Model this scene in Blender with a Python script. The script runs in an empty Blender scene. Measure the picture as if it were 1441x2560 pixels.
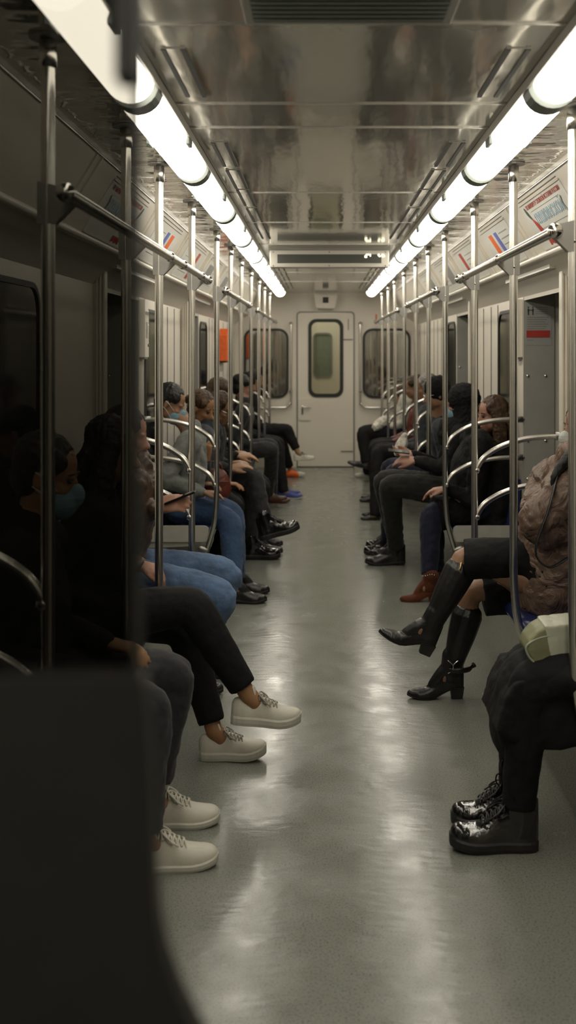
import bpy, bmesh, math, random
from mathutils import Vector, Matrix, noise
random.seed(7)
V = Vector
CX, CZ, F = -0.061, 1.55, 2700.0
VX, VY = 803.0, 873.0
def P(px, py, d):
    """point at depth d from the photograph's pixel (measurement only)"""
    return V((CX + (px - VX) * d / F, d, CZ - (py - VY) * d / F))
col = bpy.context.scene.collection
# ------------------------------------------------------------------ materials
def mat(name, color, rough=0.5, metal=0.0, spec=0.5, noise_amt=0.0, noise_scale=20.0, bump=0.0, bump_scale=60.0,
        bump_stretch=None, emis=None, estr=0.0, coat=0.0, sheen=0.0, rough_noise=0.0, rn_scale=4.0, c2=None, bdist=0.01, bdistort=0.0):
    m = bpy.data.materials.new(name); m.use_nodes = True
    nt = m.node_tree; n = nt.nodes; l = nt.links
    b = n['Principled BSDF']
    b.inputs['Base Color'].default_value = (*color, 1)
    b.inputs['Roughness'].default_value = rough
    b.inputs['Metallic'].default_value = metal
    b.inputs['Specular IOR Level'].default_value = spec
    b.inputs['Coat Weight'].default_value = coat
    b.inputs['Sheen Weight'].default_value = sheen
    if emis:
        b.inputs['Emission Color'].default_value = (*emis, 1); b.inputs['Emission Strength'].default_value = estr
    tc = n.new('ShaderNodeTexCoord')
    if noise_amt > 0 or c2:
        t = n.new('ShaderNodeTexNoise'); t.inputs['Scale'].default_value = noise_scale; t.inputs['Detail'].default_value = 5
        l.new(tc.outputs['Object'], t.inputs['Vector'])
        r = n.new('ShaderNodeValToRGB')
        a = c2 if c2 else tuple(c * (1 - noise_amt) for c in color)
        z = color if c2 else tuple(min(1, c * (1 + noise_amt)) for c in color)
        r.color_ramp.elements[0].color = (*a, 1); r.color_ramp.elements[1].color = (*z, 1)
        r.color_ramp.elements[0].position = .35; r.color_ramp.elements[1].position = .65
        l.new(t.outputs['Fac'], r.inputs['Fac']); l.new(r.outputs['Color'], b.inputs['Base Color'])
    if rough_noise > 0:
        t = n.new('ShaderNodeTexNoise'); t.inputs['Scale'].default_value = rn_scale; t.inputs['Detail'].default_value = 6
        l.new(tc.outputs['Object'], t.inputs['Vector'])
        mr = n.new('ShaderNodeMapRange'); mr.inputs['From Min'].default_value = .3; mr.inputs['From Max'].default_value = .7
        mr.inputs['To Min'].default_value = max(0.02, rough - rough_noise); mr.inputs['To Max'].default_value = rough + rough_noise
        l.new(t.outputs['Fac'], mr.inputs['Value']); l.new(mr.outputs['Result'], b.inputs['Roughness'])
    if bump > 0:
        t = n.new('ShaderNodeTexNoise'); t.inputs['Scale'].default_value = bump_scale; t.inputs['Detail'].default_value = 4; t.inputs['Distortion'].default_value = bdistort
        if bump_stretch:
            mp = n.new('ShaderNodeMapping'); mp.inputs['Scale'].default_value = bump_stretch
            l.new(tc.outputs['Object'], mp.inputs['Vector']); l.new(mp.outputs['Vector'], t.inputs['Vector'])
        else:
            l.new(tc.outputs['Object'], t.inputs['Vector'])
        bp = n.new('ShaderNodeBump'); bp.inputs['Strength'].default_value = bump; bp.inputs['Distance'].default_value = bdist
        l.new(t.outputs['Fac'], bp.inputs['Height']); l.new(bp.outputs['Normal'], b.inputs['Normal'])
    return m
M = {}
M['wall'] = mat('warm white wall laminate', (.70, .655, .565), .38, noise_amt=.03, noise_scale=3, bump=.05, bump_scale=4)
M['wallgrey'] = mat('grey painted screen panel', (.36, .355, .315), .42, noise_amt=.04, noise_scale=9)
M['endwall'] = mat('pale painted end wall', (.78, .73, .63), .4, noise_amt=.03, noise_scale=2)
M['cove'] = mat('cove laminate', (.66, .62, .54), .3, bump=.08, bump_scale=3)
M['seam'] = mat('dark seam', (.06, .06, .055), .6)
M['steel'] = mat('brushed stainless steel', (.72, .70, .65), .27, metal=1.0, bump=.06, bump_scale=30, bump_stretch=(4, 4, .3), noise_amt=.05, noise_scale=8)
M['steel2'] = mat('satin steel bracket', (.36, .35, .33), .38, metal=.9, noise_amt=.05)
M['chrome'] = mat('polished chrome', (.75, .74, .7), .08, metal=1.0, noise_amt=.02)
M['rubber'] = mat('black rubber seal', (.018, .02, .018), .5, noise_amt=.1)
M['ceil'] = mat('polished ceiling laminate', (.56, .54, .475), .085, metal=.62, bump=.35, bump_scale=1.6, bump_stretch=(2.2, .55, 1), bdist=.012, noise_amt=.05, noise_scale=2)
M['ceilside'] = mat('polished wavy side ceiling', (.56, .54, .47), .085, metal=.75, bump=1.0, bump_scale=2.2, bump_stretch=(1, 1.6, 1), bdist=.02, noise_amt=.06, noise_scale=2)
M['slot'] = mat('dark vent slot', (.02, .02, .018), .6, noise_amt=.1)
M['housing'] = mat('lamp housing', (.30, .29, .25), .35, metal=.3, noise_amt=.03)
M['joint'] = mat('lamp joint collar', (.10, .115, .10), .5, noise_amt=.05)
M['tube'] = mat('glowing lamp diffuser', (.9, .88, .8), .4, emis=(1.0, .93, .80), estr=7.5)
M['blue'] = mat('blue moulded seat plastic', (.014, .024, .10), .28, noise_amt=.08, noise_scale=6)
M['white'] = mat('off white seat shell', (.50, .49, .43), .4, noise_amt=.05)
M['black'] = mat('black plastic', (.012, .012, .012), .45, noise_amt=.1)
M['glassdark'] = mat('dark side window glass', (.006, .007, .008), .06, spec=.6, noise_amt=.1, noise_scale=2)
M['led'] = mat('lit display dots', (.9, .85, .55), .5, emis=(1, .9, .6), estr=2.2)
M['screen'] = mat('grey display window', (.075, .078, .066), .3, noise_amt=.04)
M['orange'] = mat('orange plastic', (.75, .13, .02), .45, noise_amt=.08)
M['red'] = mat('red print', (.42, .045, .03), .45, noise_amt=.04)
M['bluep'] = mat('blue print', (.10, .13, .42), .5, noise_amt=.04)
M['lblue'] = mat('pale blue print', (.30, .45, .58), .5, noise_amt=.04)
M['paper'] = mat('poster paper', (.62, .62, .57), .4, noise_amt=.03, noise_scale=5)
M['ink'] = mat('dark print', (.05, .055, .05), .5, noise_amt=.05)
M['inkgrey'] = mat('grey print', (.24, .24, .22), .5, noise_amt=.05)
M['lightbox'] = mat('lit panel of the next car', (.7, .68, .6), .5, emis=(1, .93, .8), estr=2.2)  # glow of the added gangway panel, not a known lamp
def mixmat(name, tcol, gfac, rough=.02, dcol=None, tfac=1.0):
    m = bpy.data.materials.new(name); m.use_nodes = True
    nt = m.node_tree; n = nt.nodes; l = nt.links
    n.remove(n['Principled BSDF'])
    out = n['Material Output']
    if dcol:
        a = n.new('ShaderNodeBsdfDiffuse'); a.inputs['Color'].default_value = (*dcol, 1)
    else:
        a = n.new('ShaderNodeBsdfTransparent'); a.inputs['Color'].default_value = (*tcol, 1)
    g = n.new('ShaderNodeBsdfGlossy'); g.inputs['Roughness'].default_value = rough; g.inputs['Color'].default_value = (.9, .9, .85, 1)
    tc = n.new('ShaderNodeTexCoord'); t = n.new('ShaderNodeTexNoise'); t.inputs['Scale'].default_value = 3
    l.new(tc.outputs['Object'], t.inputs['Vector'])
    mr = n.new('ShaderNodeMapRange'); mr.inputs['To Min'].default_value = gfac * .85; mr.inputs['To Max'].default_value = gfac * 1.15
    l.new(t.outputs['Fac'], mr.inputs['Value'])
    mx = n.new('ShaderNodeMixShader')
    l.new(mr.outputs['Result'], mx.inputs['Fac']); l.new(a.outputs[0], mx.inputs[1]); l.new(g.outputs[0], mx.inputs[2])
    l.new(mx.outputs[0], out.inputs['Surface'])
    return m
M['tint'] = mixmat('smoked door glass', (.28, .278, .268), .006)  # tint of the added pane that replaces a reflection
M['mirrorglass'] = mixmat('half reflecting window glass', None, .5, .05, dcol=(.05, .052, .045))
M['clearglass'] = mixmat('greenish clear pane', (.86, .88, .82), .06)
# floor
def floor_mat():
    m = bpy.data.materials.new('speckled grey floor vinyl'); m.use_nodes = True
    nt = m.node_tree; n = nt.nodes; l = nt.links; b = n['Principled BSDF']
    tc = n.new('ShaderNodeTexCoord')
    v = n.new('ShaderNodeTexNoise'); v.inputs['Scale'].default_value = 170; v.inputs['Detail'].default_value = 4
    l.new(tc.outputs['Object'], v.inputs['Vector'])
    r = n.new('ShaderNodeValToRGB')
    r.color_ramp.elements[0].position = .30; r.color_ramp.elements[0].color = (.10, .104, .092, 1)
    r.color_ramp.elements[1].position = .50; r.color_ramp.elements[1].color = (.215, .222, .192, 1)
    l.new(v.outputs['Fac'], r.inputs['Fac'])
    w = n.new('ShaderNodeTexNoise'); w.inputs['Scale'].default_value = 1.3; w.inputs['Detail'].default_value = 5
    l.new(tc.outputs['Object'], w.inputs['Vector'])
    mx = n.new('ShaderNodeMix'); mx.data_type = 'RGBA'; mx.blend_type = 'MULTIPLY'; mx.inputs['Factor'].default_value = .5
    r2 = n.new('ShaderNodeValToRGB'); r2.color_ramp.elements[0].color = (.78, .8, .78, 1); r2.color_ramp.elements[1].color = (1, 1, .97, 1)
    l.new(w.outputs['Fac'], r2.inputs['Fac']); l.new(r.outputs['Color'], mx.inputs['A']); l.new(r2.outputs['Color'], mx.inputs['B'])
    l.new(mx.outputs['Result'], b.inputs['Base Color'])
    # worn polish: patches of smoother and rougher varnish
    u = n.new('ShaderNodeTexNoise'); u.inputs['Scale'].default_value = 5; u.inputs['Detail'].default_value = 4; u.inputs['Roughness'].default_value = .55
    l.new(tc.outputs['Object'], u.inputs['Vector'])
    mr = n.new('ShaderNodeMapRange'); mr.inputs['From Min'].default_value = .25; mr.inputs['From Max'].default_value = .75
    mr.inputs['To Min'].default_value = .13; mr.inputs['To Max'].default_value = .30
    l.new(u.outputs['Fac'], mr.inputs['Value']); l.new(mr.outputs['Result'], b.inputs['Roughness'])
    b.inputs['Specular IOR Level'].default_value = .36
    s = n.new('ShaderNodeTexNoise'); s.inputs['Scale'].default_value = 14; s.inputs['Detail'].default_value = 3
    mp = n.new('ShaderNodeMapping'); mp.inputs['Scale'].default_value = (1, 2.5, 1)
    l.new(tc.outputs['Object'], mp.inputs['Vector']); l.new(mp.outputs['Vector'], s.inputs['Vector'])
    bp = n.new('ShaderNodeBump'); bp.inputs['Strength'].default_value = .22; bp.inputs['Distance'].default_value = .004
    l.new(s.outputs['Fac'], bp.inputs['Height']); l.new(bp.outputs['Normal'], b.inputs['Normal'])
    return m
M['floor'] = floor_mat()
def cloth(name, c, rough=.8, amt=.25, scale=14, bump=.35, bs=28, sheen=.1):
    return mat(name, c, rough, noise_amt=amt, noise_scale=scale, bump=bump, bump_scale=bs, sheen=sheen, spec=.25, bdist=.012)
M['blackcloth'] = cloth('black cloth', (.006, .006, .006), sheen=0)
M['charcoal'] = cloth('charcoal cloth', (.022, .023, .024))
M['olive'] = cloth('dark olive cloth', (.018, .019, .015))
M['greycoat'] = cloth('blue grey coat cloth', (.045, .05, .057))
M['greyjacket'] = cloth('light grey jacket cloth', (.19, .20, .185))
M['denim'] = cloth('faded blue denim', (.075, .125, .22), amt=.28, scale=7, bump=.3, bs=60)
M['denimdark'] = cloth('mid blue denim', (.030, .06, .125), amt=.2, scale=8, bump=.3, bs=60)
M['denimblack'] = cloth('washed black denim', (.022, .022, .025), amt=.3, scale=9)
M['navy'] = cloth('navy cloth', (.008, .010, .026))
M['legging'] = cloth('black leggings', (.0045, .0045, .005), amt=.1, sheen=0)
M['brownleather'] = mat('worn brown leather', (.06, .030, .014), .42, noise_amt=.4, noise_scale=9, bump=.5, bump_scale=16, bdist=.012)
M['redleather'] = mat('reddish brown leather', (.11, .022, .012), .4, noise_amt=.25, noise_scale=9, bump=.2, bump_scale=40)
M['maroon'] = cloth('maroon cloth', (.035, .010, .010))
M['puffy'] = mat('shiny mauve brown nylon', (.175, .112, .080), .42, noise_amt=.10, noise_scale=5, bump=.9, bump_scale=9, bdist=.03, bdistort=1.6)
M['suede'] = cloth('red brown suede', (.10, .028, .010))
M['white shoe'] = mat('cream white leather', (.55, .53, .45), .5, noise_amt=.06, noise_scale=10, bump=.1, bump_scale=60)
M['sole'] = mat('white rubber sole', (.50, .49, .42), .5, noise_amt=.06)
M['lace'] = mat('grey beige laces', (.30, .285, .24), .8, noise_amt=.1)
M['bleather'] = mat('black leather', (.012, .012, .012), .30, noise_amt=.2, bump=.4, bump_scale=30, bdist=.006)
M['patent'] = mat('black patent leather', (.008, .008, .008), .09, noise_amt=.2, bump=.55, bump_scale=22, coat=.8, bdist=.01)
M['blackrubber'] = mat('black rubber sole', (.012, .012, .012), .6, noise_amt=.2)
M['blueshoe'] = mat('blue trainer mesh', (.02, .035, .18), .6, noise_amt=.1)
M['skin'] = mat('skin', (.30, .165, .095), .5, noise_amt=.08, noise_scale=12, bump=.05, bump_scale=120)
M['skin2'] = mat('rosy skin', (.36, .185, .125), .5, noise_amt=.08, noise_scale=12)
M['skin3'] = mat('ochre lit skin', (.31, .16, .075), .5, noise_amt=.08, noise_scale=12)  # more yellow skin tone for some passengers
def hairm(name, c): return mat(name, c, .45, noise_amt=.4, noise_scale=30, bump=.6, bump_scale=60, bump_stretch=(1, 1, .15), spec=.35, bdist=.008)
M['hairblack'] = hairm('black hair', (.010, .009, .008))
M['hairbrown'] = hairm('brown hair', (.070, .040, .020))
M['hairchest'] = hairm('chestnut hair', (.050, .026, .010))
M['hairgrey'] = hairm('grey hair', (.22, .205, .18))
M['mask'] = mat('pale blue mask cloth', (.16, .29, .36), .7, noise_amt=.1, bump=.4, bump_scale=30, bump_stretch=(.2, .2, 3))
M['maskw'] = mat('white mask cloth', (.48, .50, .47), .7, noise_amt=.05, bump=.4, bump_scale=30, bump_stretch=(.2, .2, 3))
M['lip'] = mat('lip colour', (.22, .095, .06), .45, noise_amt=.05)
M['phone'] = mat('black phone glass', (.01, .01, .012), .12, noise_amt=.1)
M['bagolive'] = mat('olive bag fabric', (.22, .225, .12), .5, noise_amt=.12, noise_scale=8, bump=.15)
M['bagcream'] = mat('cream bag panel', (.50, .51, .40), .4, noise_amt=.06, noise_scale=7, bump=.15, bump_scale=10)
M['piping'] = mat('pale bag piping', (.34, .37, .29), .5, noise_amt=.1)
M['gold'] = mat('brass zip pull', (.8, .55, .3), .2, metal=1, noise_amt=.05)
M['lacecloth'] = cloth('cream lace cloth', (.55, .53, .46))
# ------------------------------------------------------------------ helpers
def wpos(o):
    p = V(o.location)
    while o.parent: o = o.parent; p += V(o.location)
    return p
def obj(name, bm, m, parent=None, smooth=False, origin=None):
    me = bpy.data.meshes.new(name)
    if bm.__class__.__name__ == 'Mesh': me = bm; me.name = name
    o = bpy.data.objects.new(name, me)
    base = V((0, 0, 0))
    if parent: base = wpos(parent)
    elif origin is not None: base = V(origin); o.location = base
    if bm.__class__.__name__ != 'Mesh':
        bmesh.ops.recalc_face_normals(bm, faces=bm.faces)
        bm.to_mesh(me); bm.free()
    if base.length > 0: me.transform(Matrix.Translation(-base))
    me.materials.clear(); me.materials.append(M[m] if isinstance(m, str) else m)
    if smooth:
        me.polygons.foreach_set('use_smooth', [True] * len(me.polygons))
    col.objects.link(o); o.parent = parent
    return o
def tag(o, label, cat, group=None, kind=None):
    if label: o['label'] = label
    if cat: o['category'] = cat
    if group: o['group'] = group
    if kind: o['kind'] = kind
    return o
def struct(o): o['kind'] = 'structure'; return o
def empty(name, loc, label=None, cat=None, group=None):
    o = bpy.data.objects.new(name, None); o.empty_display_size = .1; col.objects.link(o); o.location = loc
    return tag(o, label, cat, group)
def dup(root, loc, rz=0.0, label=None, group=None):
    r = root.copy(); col.objects.link(r); r.location = loc; r.rotation_euler = (0, 0, rz)
    if label: r['label'] = label
    if group: r['group'] = group
    for ch in list(root.children):
        c = ch.copy(); col.objects.link(c); c.parent = r
        for g in list(ch.children):
            d = g.copy(); col.objects.link(d); d.parent = c
    return r
def NB(): return bmesh.new()
def box(bm, a, b, bev=0.0):
    x0, x1 = sorted((a[0], b[0])); y0, y1 = sorted((a[1], b[1])); z0, z1 = sorted((a[2], b[2]))
    vs = [bm.verts.new((x, y, z)) for x in (x0, x1) for y in (y0, y1) for z in (z0, z1)]
    fs = [(0, 1, 3, 2), (4, 6, 7, 5), (0, 4, 5, 1), (2, 3, 7, 6), (0, 2, 6, 4), (1, 5, 7, 3)]
    faces = [bm.faces.new([vs[i] for i in f]) for f in fs]
    if bev > 0:
        es = {e for f in faces for e in f.edges}
        bmesh.ops.bevel(bm, geom=list(es), offset=bev, segments=2, affect='EDGES', profile=.6)
def prism(bm, pts, axis, a, b):
    """polygon pts (2D) extruded along axis from a to b; axis x:(y,z) y:(x,z) z:(x,y)"""
    def mk(p, t): return {'x': (t, p[0], p[1]), 'y': (p[0], t, p[1]), 'z': (p[0], p[1], t)}[axis]
    A = [bm.verts.new(mk(p, a)) for p in pts]; B = [bm.verts.new(mk(p, b)) for p in pts]
    bm.faces.new(A); bm.faces.new(B[::-1])
    for i in range(len(pts)):
        j = (i + 1) % len(pts); bm.faces.new((A[i], B[i], B[j], A[j]))
def sheet(bm, pts, axis, a, b, thick=0.0):
    """open polyline extruded"""
    def mk(p, t): return {'x': (t, p[0], p[1]), 'y': (p[0], t, p[1]), 'z': (p[0], p[1], t)}[axis]
    A = [bm.verts.new(mk(p, a)) for p in pts]; B = [bm.verts.new(mk(p, b)) for p in pts]
    for i in range(len(pts) - 1): bm.faces.new((A[i], B[i], B[i + 1], A[i + 1]))
def rrect(x0, z0, x1, z1, r, n=6):
    pts = []
    for cx, cz, a0 in ((x1 - r, z1 - r, 0), (x0 + r, z1 - r, 90), (x0 + r, z0 + r, 180), (x1 - r, z0 + r, 270)):
        for i in range(n + 1):
            a = math.radians(a0 + 90 * i / n); pts.append((cx + r * math.cos(a), cz + r * math.sin(a)))
    return pts
def rect_like(x0, z0, x1, z1, n=6):
    """rectangle with the same point count as rrect"""
    pts = []
    for cx, cz in ((x1, z1), (x0, z1), (x0, z0), (x1, z0)): pts += [(cx, cz)] * (n + 1)
    # spread the repeated points a hair so faces stay valid
    return [(p[0] + 1e-5 * i * (1 if i % 2 else -1), p[1] + 1e-5 * i) for i, p in enumerate(pts)]
def ring(bm, outer, inner, axis, a, b):
    def mk(p, t): return {'x': (t, p[0], p[1]), 'y': (p[0], t, p[1])}[axis]
    n = len(outer)
    OA = [bm.verts.new(mk(p, a)) for p in outer]; IA = [bm.verts.new(mk(p, a)) for p in inner]
    OB = [bm.verts.new(mk(p, b)) for p in outer]; IB = [bm.verts.new(mk(p, b)) for p in inner]
    for i in range(n):
        j = (i + 1) % n
        for q in ((OA[i], OA[j], IA[j], IA[i]), (OB[i], IB[i], IB[j], OB[j]), (OA[i], OB[i], OB[j], OA[j]), (IA[i], IA[j], IB[j], IB[i])):
            try: bm.faces.new(q)
            except ValueError: pass
def crom(pts, k):
    if len(pts) < 3: 
        return [pts[0].lerp(pts[-1], i / k) for i in range(k + 1)] if len(pts) == 2 else pts
    out = []
    for i in range(len(pts) - 1):
        p0 = pts[max(i - 1, 0)]; p1 = pts[i]; p2 = pts[i + 1]; p3 = pts[min(i + 2, len(pts) - 1)]
        for j in range(k):
            t = j / k
            out.append(.5 * ((2 * p1) + (p2 - p0) * t + (2 * p0 - 5 * p1 + 4 * p2 - p3) * t * t + (3 * p1 - p0 - 3 * p2 + p3) * t ** 3))
    out.append(pts[-1]); return out
def tube(bm, pts, rad, seg=12, k=4, side=None, round_ends=True, smooth_path=True):
    """swept tube; rad: number, list of numbers or of (a,b) (a along `side`)"""
    pts = [V(p) for p in pts]; n = len(pts)
    if not isinstance(rad, (list,)): rad = [rad] * n
    rad = [r if isinstance(r, tuple) else (r, r) for r in rad]
    R = [V((r[0], r[1], 0)) for r in rad]
    if smooth_path and k > 1: PP = crom(pts, k); RR = crom(R, k)
    else: PP = pts; RR = R
    N = len(PP); tan = []
    for i in range(N):
        t = PP[min(i + 1, N - 1)] - PP[max(i - 1, 0)]
        tan.append(t.normalized() if t.length > 1e-9 else V((0, 0, 1)))
    s = V(side) if side is not None else (V((0, 1, 0)) if abs(tan[0].y) < .9 else V((1, 0, 0)))
    rings = []
    def mkring(c, t, a, b, s):
        s = (s - t * s.dot(t))
        s = s.normalized() if s.length > 1e-6 else t.orthogonal().normalized()
        u = t.cross(s)
        return [bm.verts.new(c + s * (a * math.cos(2 * math.pi * i / seg)) + u * (b * math.sin(2 * math.pi * i / seg))) for i in range(seg)], s
    cur = s
    if round_ends:
        t = tan[0]; a, b = RR[0][0], RR[0][1]; m = min(a, b)
        rr, _ = mkring(PP[0] - t * m * .85, t, a * .5, b * .5, cur); rings.append(rr)
        rr, _ = mkring(PP[0] - t * m * .5, t, a * .85, b * .85, cur); rings.append(rr)
    for i in range(N):
        rr, c2 = mkring(PP[i], tan[i], max(RR[i][0], 1e-4), max(RR[i][1], 1e-4), cur)
        if side is None: cur = c2
        rings.append(rr)
    if round_ends:
        t = tan[-1]; a, b = RR[-1][0], RR[-1][1]; m = min(a, b)
        rr, _ = mkring(PP[-1] + t * m * .5, t, a * .85, b * .85, cur); rings.append(rr)
        rr, _ = mkring(PP[-1] + t * m * .85, t, a * .5, b * .5, cur); rings.append(rr)
    for i in range(len(rings) - 1):
        A, B = rings[i], rings[i + 1]
        for j in range(seg):
            q = (j + 1) % seg; bm.faces.new((A[j], A[q], B[q], B[j]))
    bm.faces.new(rings[0][::-1]); bm.faces.new(rings[-1])
def ellip(bm, c, axes, radii, u=14, v=9):
    """ellipsoid; axes = 3 unit vectors"""
    mtx = Matrix.Identity(4)
    for i in range(3):
        for j in range(3): mtx[j][i] = axes[i][j] * radii[i]
        mtx[i][3] = c[i]
    bmesh.ops.create_uvsphere(bm, u_segments=u, v_segments=v, radius=1.0, matrix=mtx)
AX = (V((1, 0, 0)), V((0, 1, 0)), V((0, 0, 1)))
def ball(bm, c, r, u=12, v=8): ellip(bm, V(c), AX, (r, r, r), u, v)
_tex = {}
def remesh(bm, voxel, smooth=3, lump=0.0, lscale=.1):
    bmesh.ops.recalc_face_normals(bm, faces=bm.faces)
    me = bpy.data.meshes.new('tmp'); bm.to_mesh(me); bm.free()
    o = bpy.data.objects.new('tmp', me); col.objects.link(o)
    r = o.modifiers.new('r', 'REMESH'); r.mode = 'VOXEL'; r.voxel_size = voxel
    if smooth:
        s = o.modifiers.new('s', 'SMOOTH'); s.iterations = smooth; s.factor = .5
    if lump:
        if lscale not in _tex:
            t = bpy.data.textures.new('folds', 'CLOUDS'); t.noise_scale = lscale; t.noise_depth = 2; t.noise_type = 'HARD_NOISE'; _tex[lscale] = t
        d = o.modifiers.new('d', 'DISPLACE'); d.texture = _tex[lscale]; d.texture_coords = 'GLOBAL'; d.strength = lump; d.mid_level = .35
    dg = bpy.context.evaluated_depsgraph_get(); dg.update()
    res = bpy.data.meshes.new_from_object(o.evaluated_get(dg))
    bpy.data.objects.remove(o); bpy.data.meshes.remove(me)
    return res
def text(bm_name, body, size, loc, rot, m, parent, extrude=.0008, align='CENTER'):
    cu = bpy.data.curves.new('t', 'FONT'); cu.body = body; cu.size = size; cu.extrude = extrude; cu.align_x = align; cu.align_y = 'CENTER'
    o = bpy.data.objects.new('t', cu); col.objects.link(o)
    dg = bpy.context.evaluated_depsgraph_get(); dg.update()
    me = bpy.data.meshes.new_from_object(o.evaluated_get(dg)); bpy.data.objects.remove(o)
    me.transform(Matrix.Translation(V(loc)) @ rot.to_4x4())
    return obj(bm_name, me, m, parent)
# ------------------------------------------------------------------ the car shell
Y0, Y1 = -1.2, 14.2
HC = 2.29
bm = NB(); box(bm, (-1.6, Y0, -.05), (1.6, Y1, 0)); struct(obj('floor', bm, 'floor'))
# ceiling: mirror-polished centre + slightly wavier outer strips as children
bm = NB()
nx, ny = 24, 90
box(bm, (-.40, Y0, HC), (.40, Y1, HC + .03))
ce = struct(obj('ceiling', bm, 'ceil'))
for s in (-1, 1):
    bm = NB(); box(bm, (s * .40, Y0, HC), (s * .52, Y1, HC + .03)); obj('side_panel', bm, 'ceil', ce)
    bm = NB()
    box(bm, (s * .64, Y0, HC), (s * .875, Y1, HC + .03)); obj('outer_panel', bm, 'ceilside', ce)
for i, y in enumerate([1.55, 2.45, 3.25, 3.6, 5.1, 6.3, 7.6, 9.0, 10.4, 11.8]):    # joint strips across the panels
    bm = NB(); box(bm, (-.52, y - .004, HC - .004), (.52, y + .004, HC + .001)); obj('joint_strip', bm, 'steel', ce)
# ventilation slots
def vent(X, y0, y1, lab, grp):
    r = empty('ceiling_vent', (X, (y0 + y1) / 2, HC), lab, 'vent', grp)
    bm = NB(); box(bm, (X - .03, y0, HC - .003), (X + .03, y1, HC - .0005)); obj('vent_plate', bm, 'ceil', r)
    for s in (-1, 1):
        bm = NB(); box(bm, (X + s * .024 - .006, y0, HC - .006), (X + s * .024 + .006, y1, HC - .0032)); obj('slot', bm, 'slot', r)
    return r
vy = [(2.65, 3.15), (3.85, 4.35), (4.45, 4.95), (5.0, 5.55), (5.65, 6.25), (6.3, 7.2)] + [(8.1 + .75 * i, 8.65 + .75 * i) for i in range(7)]
for s, nm in ((-1, 'left'), (1, 'right')):
    for i, (a, b) in enumerate(vy):
        g = None
        if i == 0: lab = 'long twin slot vent in the ceiling beside the %s lamp row, nearest one in view' % nm
        elif i < 6: lab = 'twin slot vent in the %s run of ceiling slots before the display board' % nm; g = 'vents before the display, ' + nm
        else: lab = 'short twin slot vent in the %s run beyond the display board' % nm; g = 'vents beyond the display, ' + nm
        vent(s * .425, a, b, lab, g)
# near ceiling grille
r = empty('ceiling_grille', (0, 2.1, HC), 'dark wide louvred air grille in the ceiling at the top edge of the picture', 'grille')
bm = NB(); box(bm, (-.23, 1.75, HC - .012), (.23, 2.42, HC - .001), .002); obj('grille_frame', bm, 'housing', r)
bm = NB(); box(bm, (-.21, 1.77, HC - .014), (.21, 2.40, HC - .0125)); obj('grille_backing', bm, 'slot', r)
bm = NB()
for i in range(21): box(bm, (-.21, 1.785 + i * .0295, HC - .018), (.21, 1.791 + i * .0295, HC - .0142))
obj('louvre_slats', bm, 'joint', r)
# cove, soffit and bead
def walls(side):
    s = -1 if side == 'left' else 1
    deep = 1.50 if s < 0 else 1.45
    if s > 0: cuts = [(2.02, 3.30), (5.39, 6.67), (8.72, 9.93)]
    else: cuts = [(1.27, 2.55), (5.39, 6.67), (8.72, 9.93)]
    pl = [(s * 1.19, Y0)]
    for a, b in cuts: pl += [(s * 1.19, a), (s * deep, a), (s * deep, b), (s * 1.19, b)]
    pl.append((s * 1.19, Y1))
    bm = NB(); sheet(bm, pl, 'z', 0, 2.02); w = struct(obj('wall_' + side, bm, 'wall'))
    # screen panels facing along the car
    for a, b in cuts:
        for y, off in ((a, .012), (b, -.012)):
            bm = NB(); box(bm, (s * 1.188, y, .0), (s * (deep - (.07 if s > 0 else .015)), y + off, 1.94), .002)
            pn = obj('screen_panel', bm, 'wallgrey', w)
            yf = y + off * 1.0
            bm = NB()
            for zz in (1.385, .985, .75, .55):
                for xx in (1.215, 1.325) if s > 0 else (1.235, 1.37):
                    ellip(bm, V((s * xx, yf, zz)), AX, (.011, .008, .011), 10, 6)
            obj('dome_bolts', bm, 'chrome', pn, True)
    # coving with moulded ribs
    bm = NB(); sheet(bm, [(s * .870, HC), (s * .872, 2.262), (s * 1.022, 2.018), (s * 1.03, 2.005)], 'y', Y0, Y1)
    t = struct(obj('trim_1' if s < 0 else 'trim_2', bm, 'cove', smooth=False))
    bm = NB(); tube(bm, [(s * 1.028, Y0, 2.008), (s * 1.028, Y1, 2.008)], .016, 10, 1); obj('edge_bead', bm, 'cove', t, True)
    bm = NB(); tube(bm, [(s * .871, Y0, 2.264), (s * .871, Y1, 2.264)], .006, 8, 1); obj('edge_bead', bm, 'steel', t, True)
    bm = NB(); sheet(bm, [(s * 1.03, 2.0), (s * 1.10, 1.965), (s * 1.19, 1.872), (s * 1.192, 1.85)], 'y', Y0, Y1)
    sf = obj('soffit', bm, 'cove', t)
    for a, b in cuts:
        bm = NB(); box(bm, (s * 1.08, a, 1.955), (s * deep, b, 1.975)); obj('vestibule_head', bm, 'cove', t)
    # door pocket seams
    bm = NB()
    for a, b in cuts[1:]:
        for y in (b + .95, b + 1.25, b + 1.62, b + 2.0, b + 2.5, b + 3.1, b + 3.7):
            if y < Y1 and not (5.3 < y and b < 6 and y > 5.35) and not (b < 7 and y > 8.7): box(bm, (s * 1.186, y - .006, .5), (s * 1.189, y + .006, 1.86))
    obj('panel_seams', bm, 'seam', w)
    return w, cuts, deep
WL, cutsL, deepL = walls('left'); WR, cutsR, deepR = walls('right')
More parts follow.
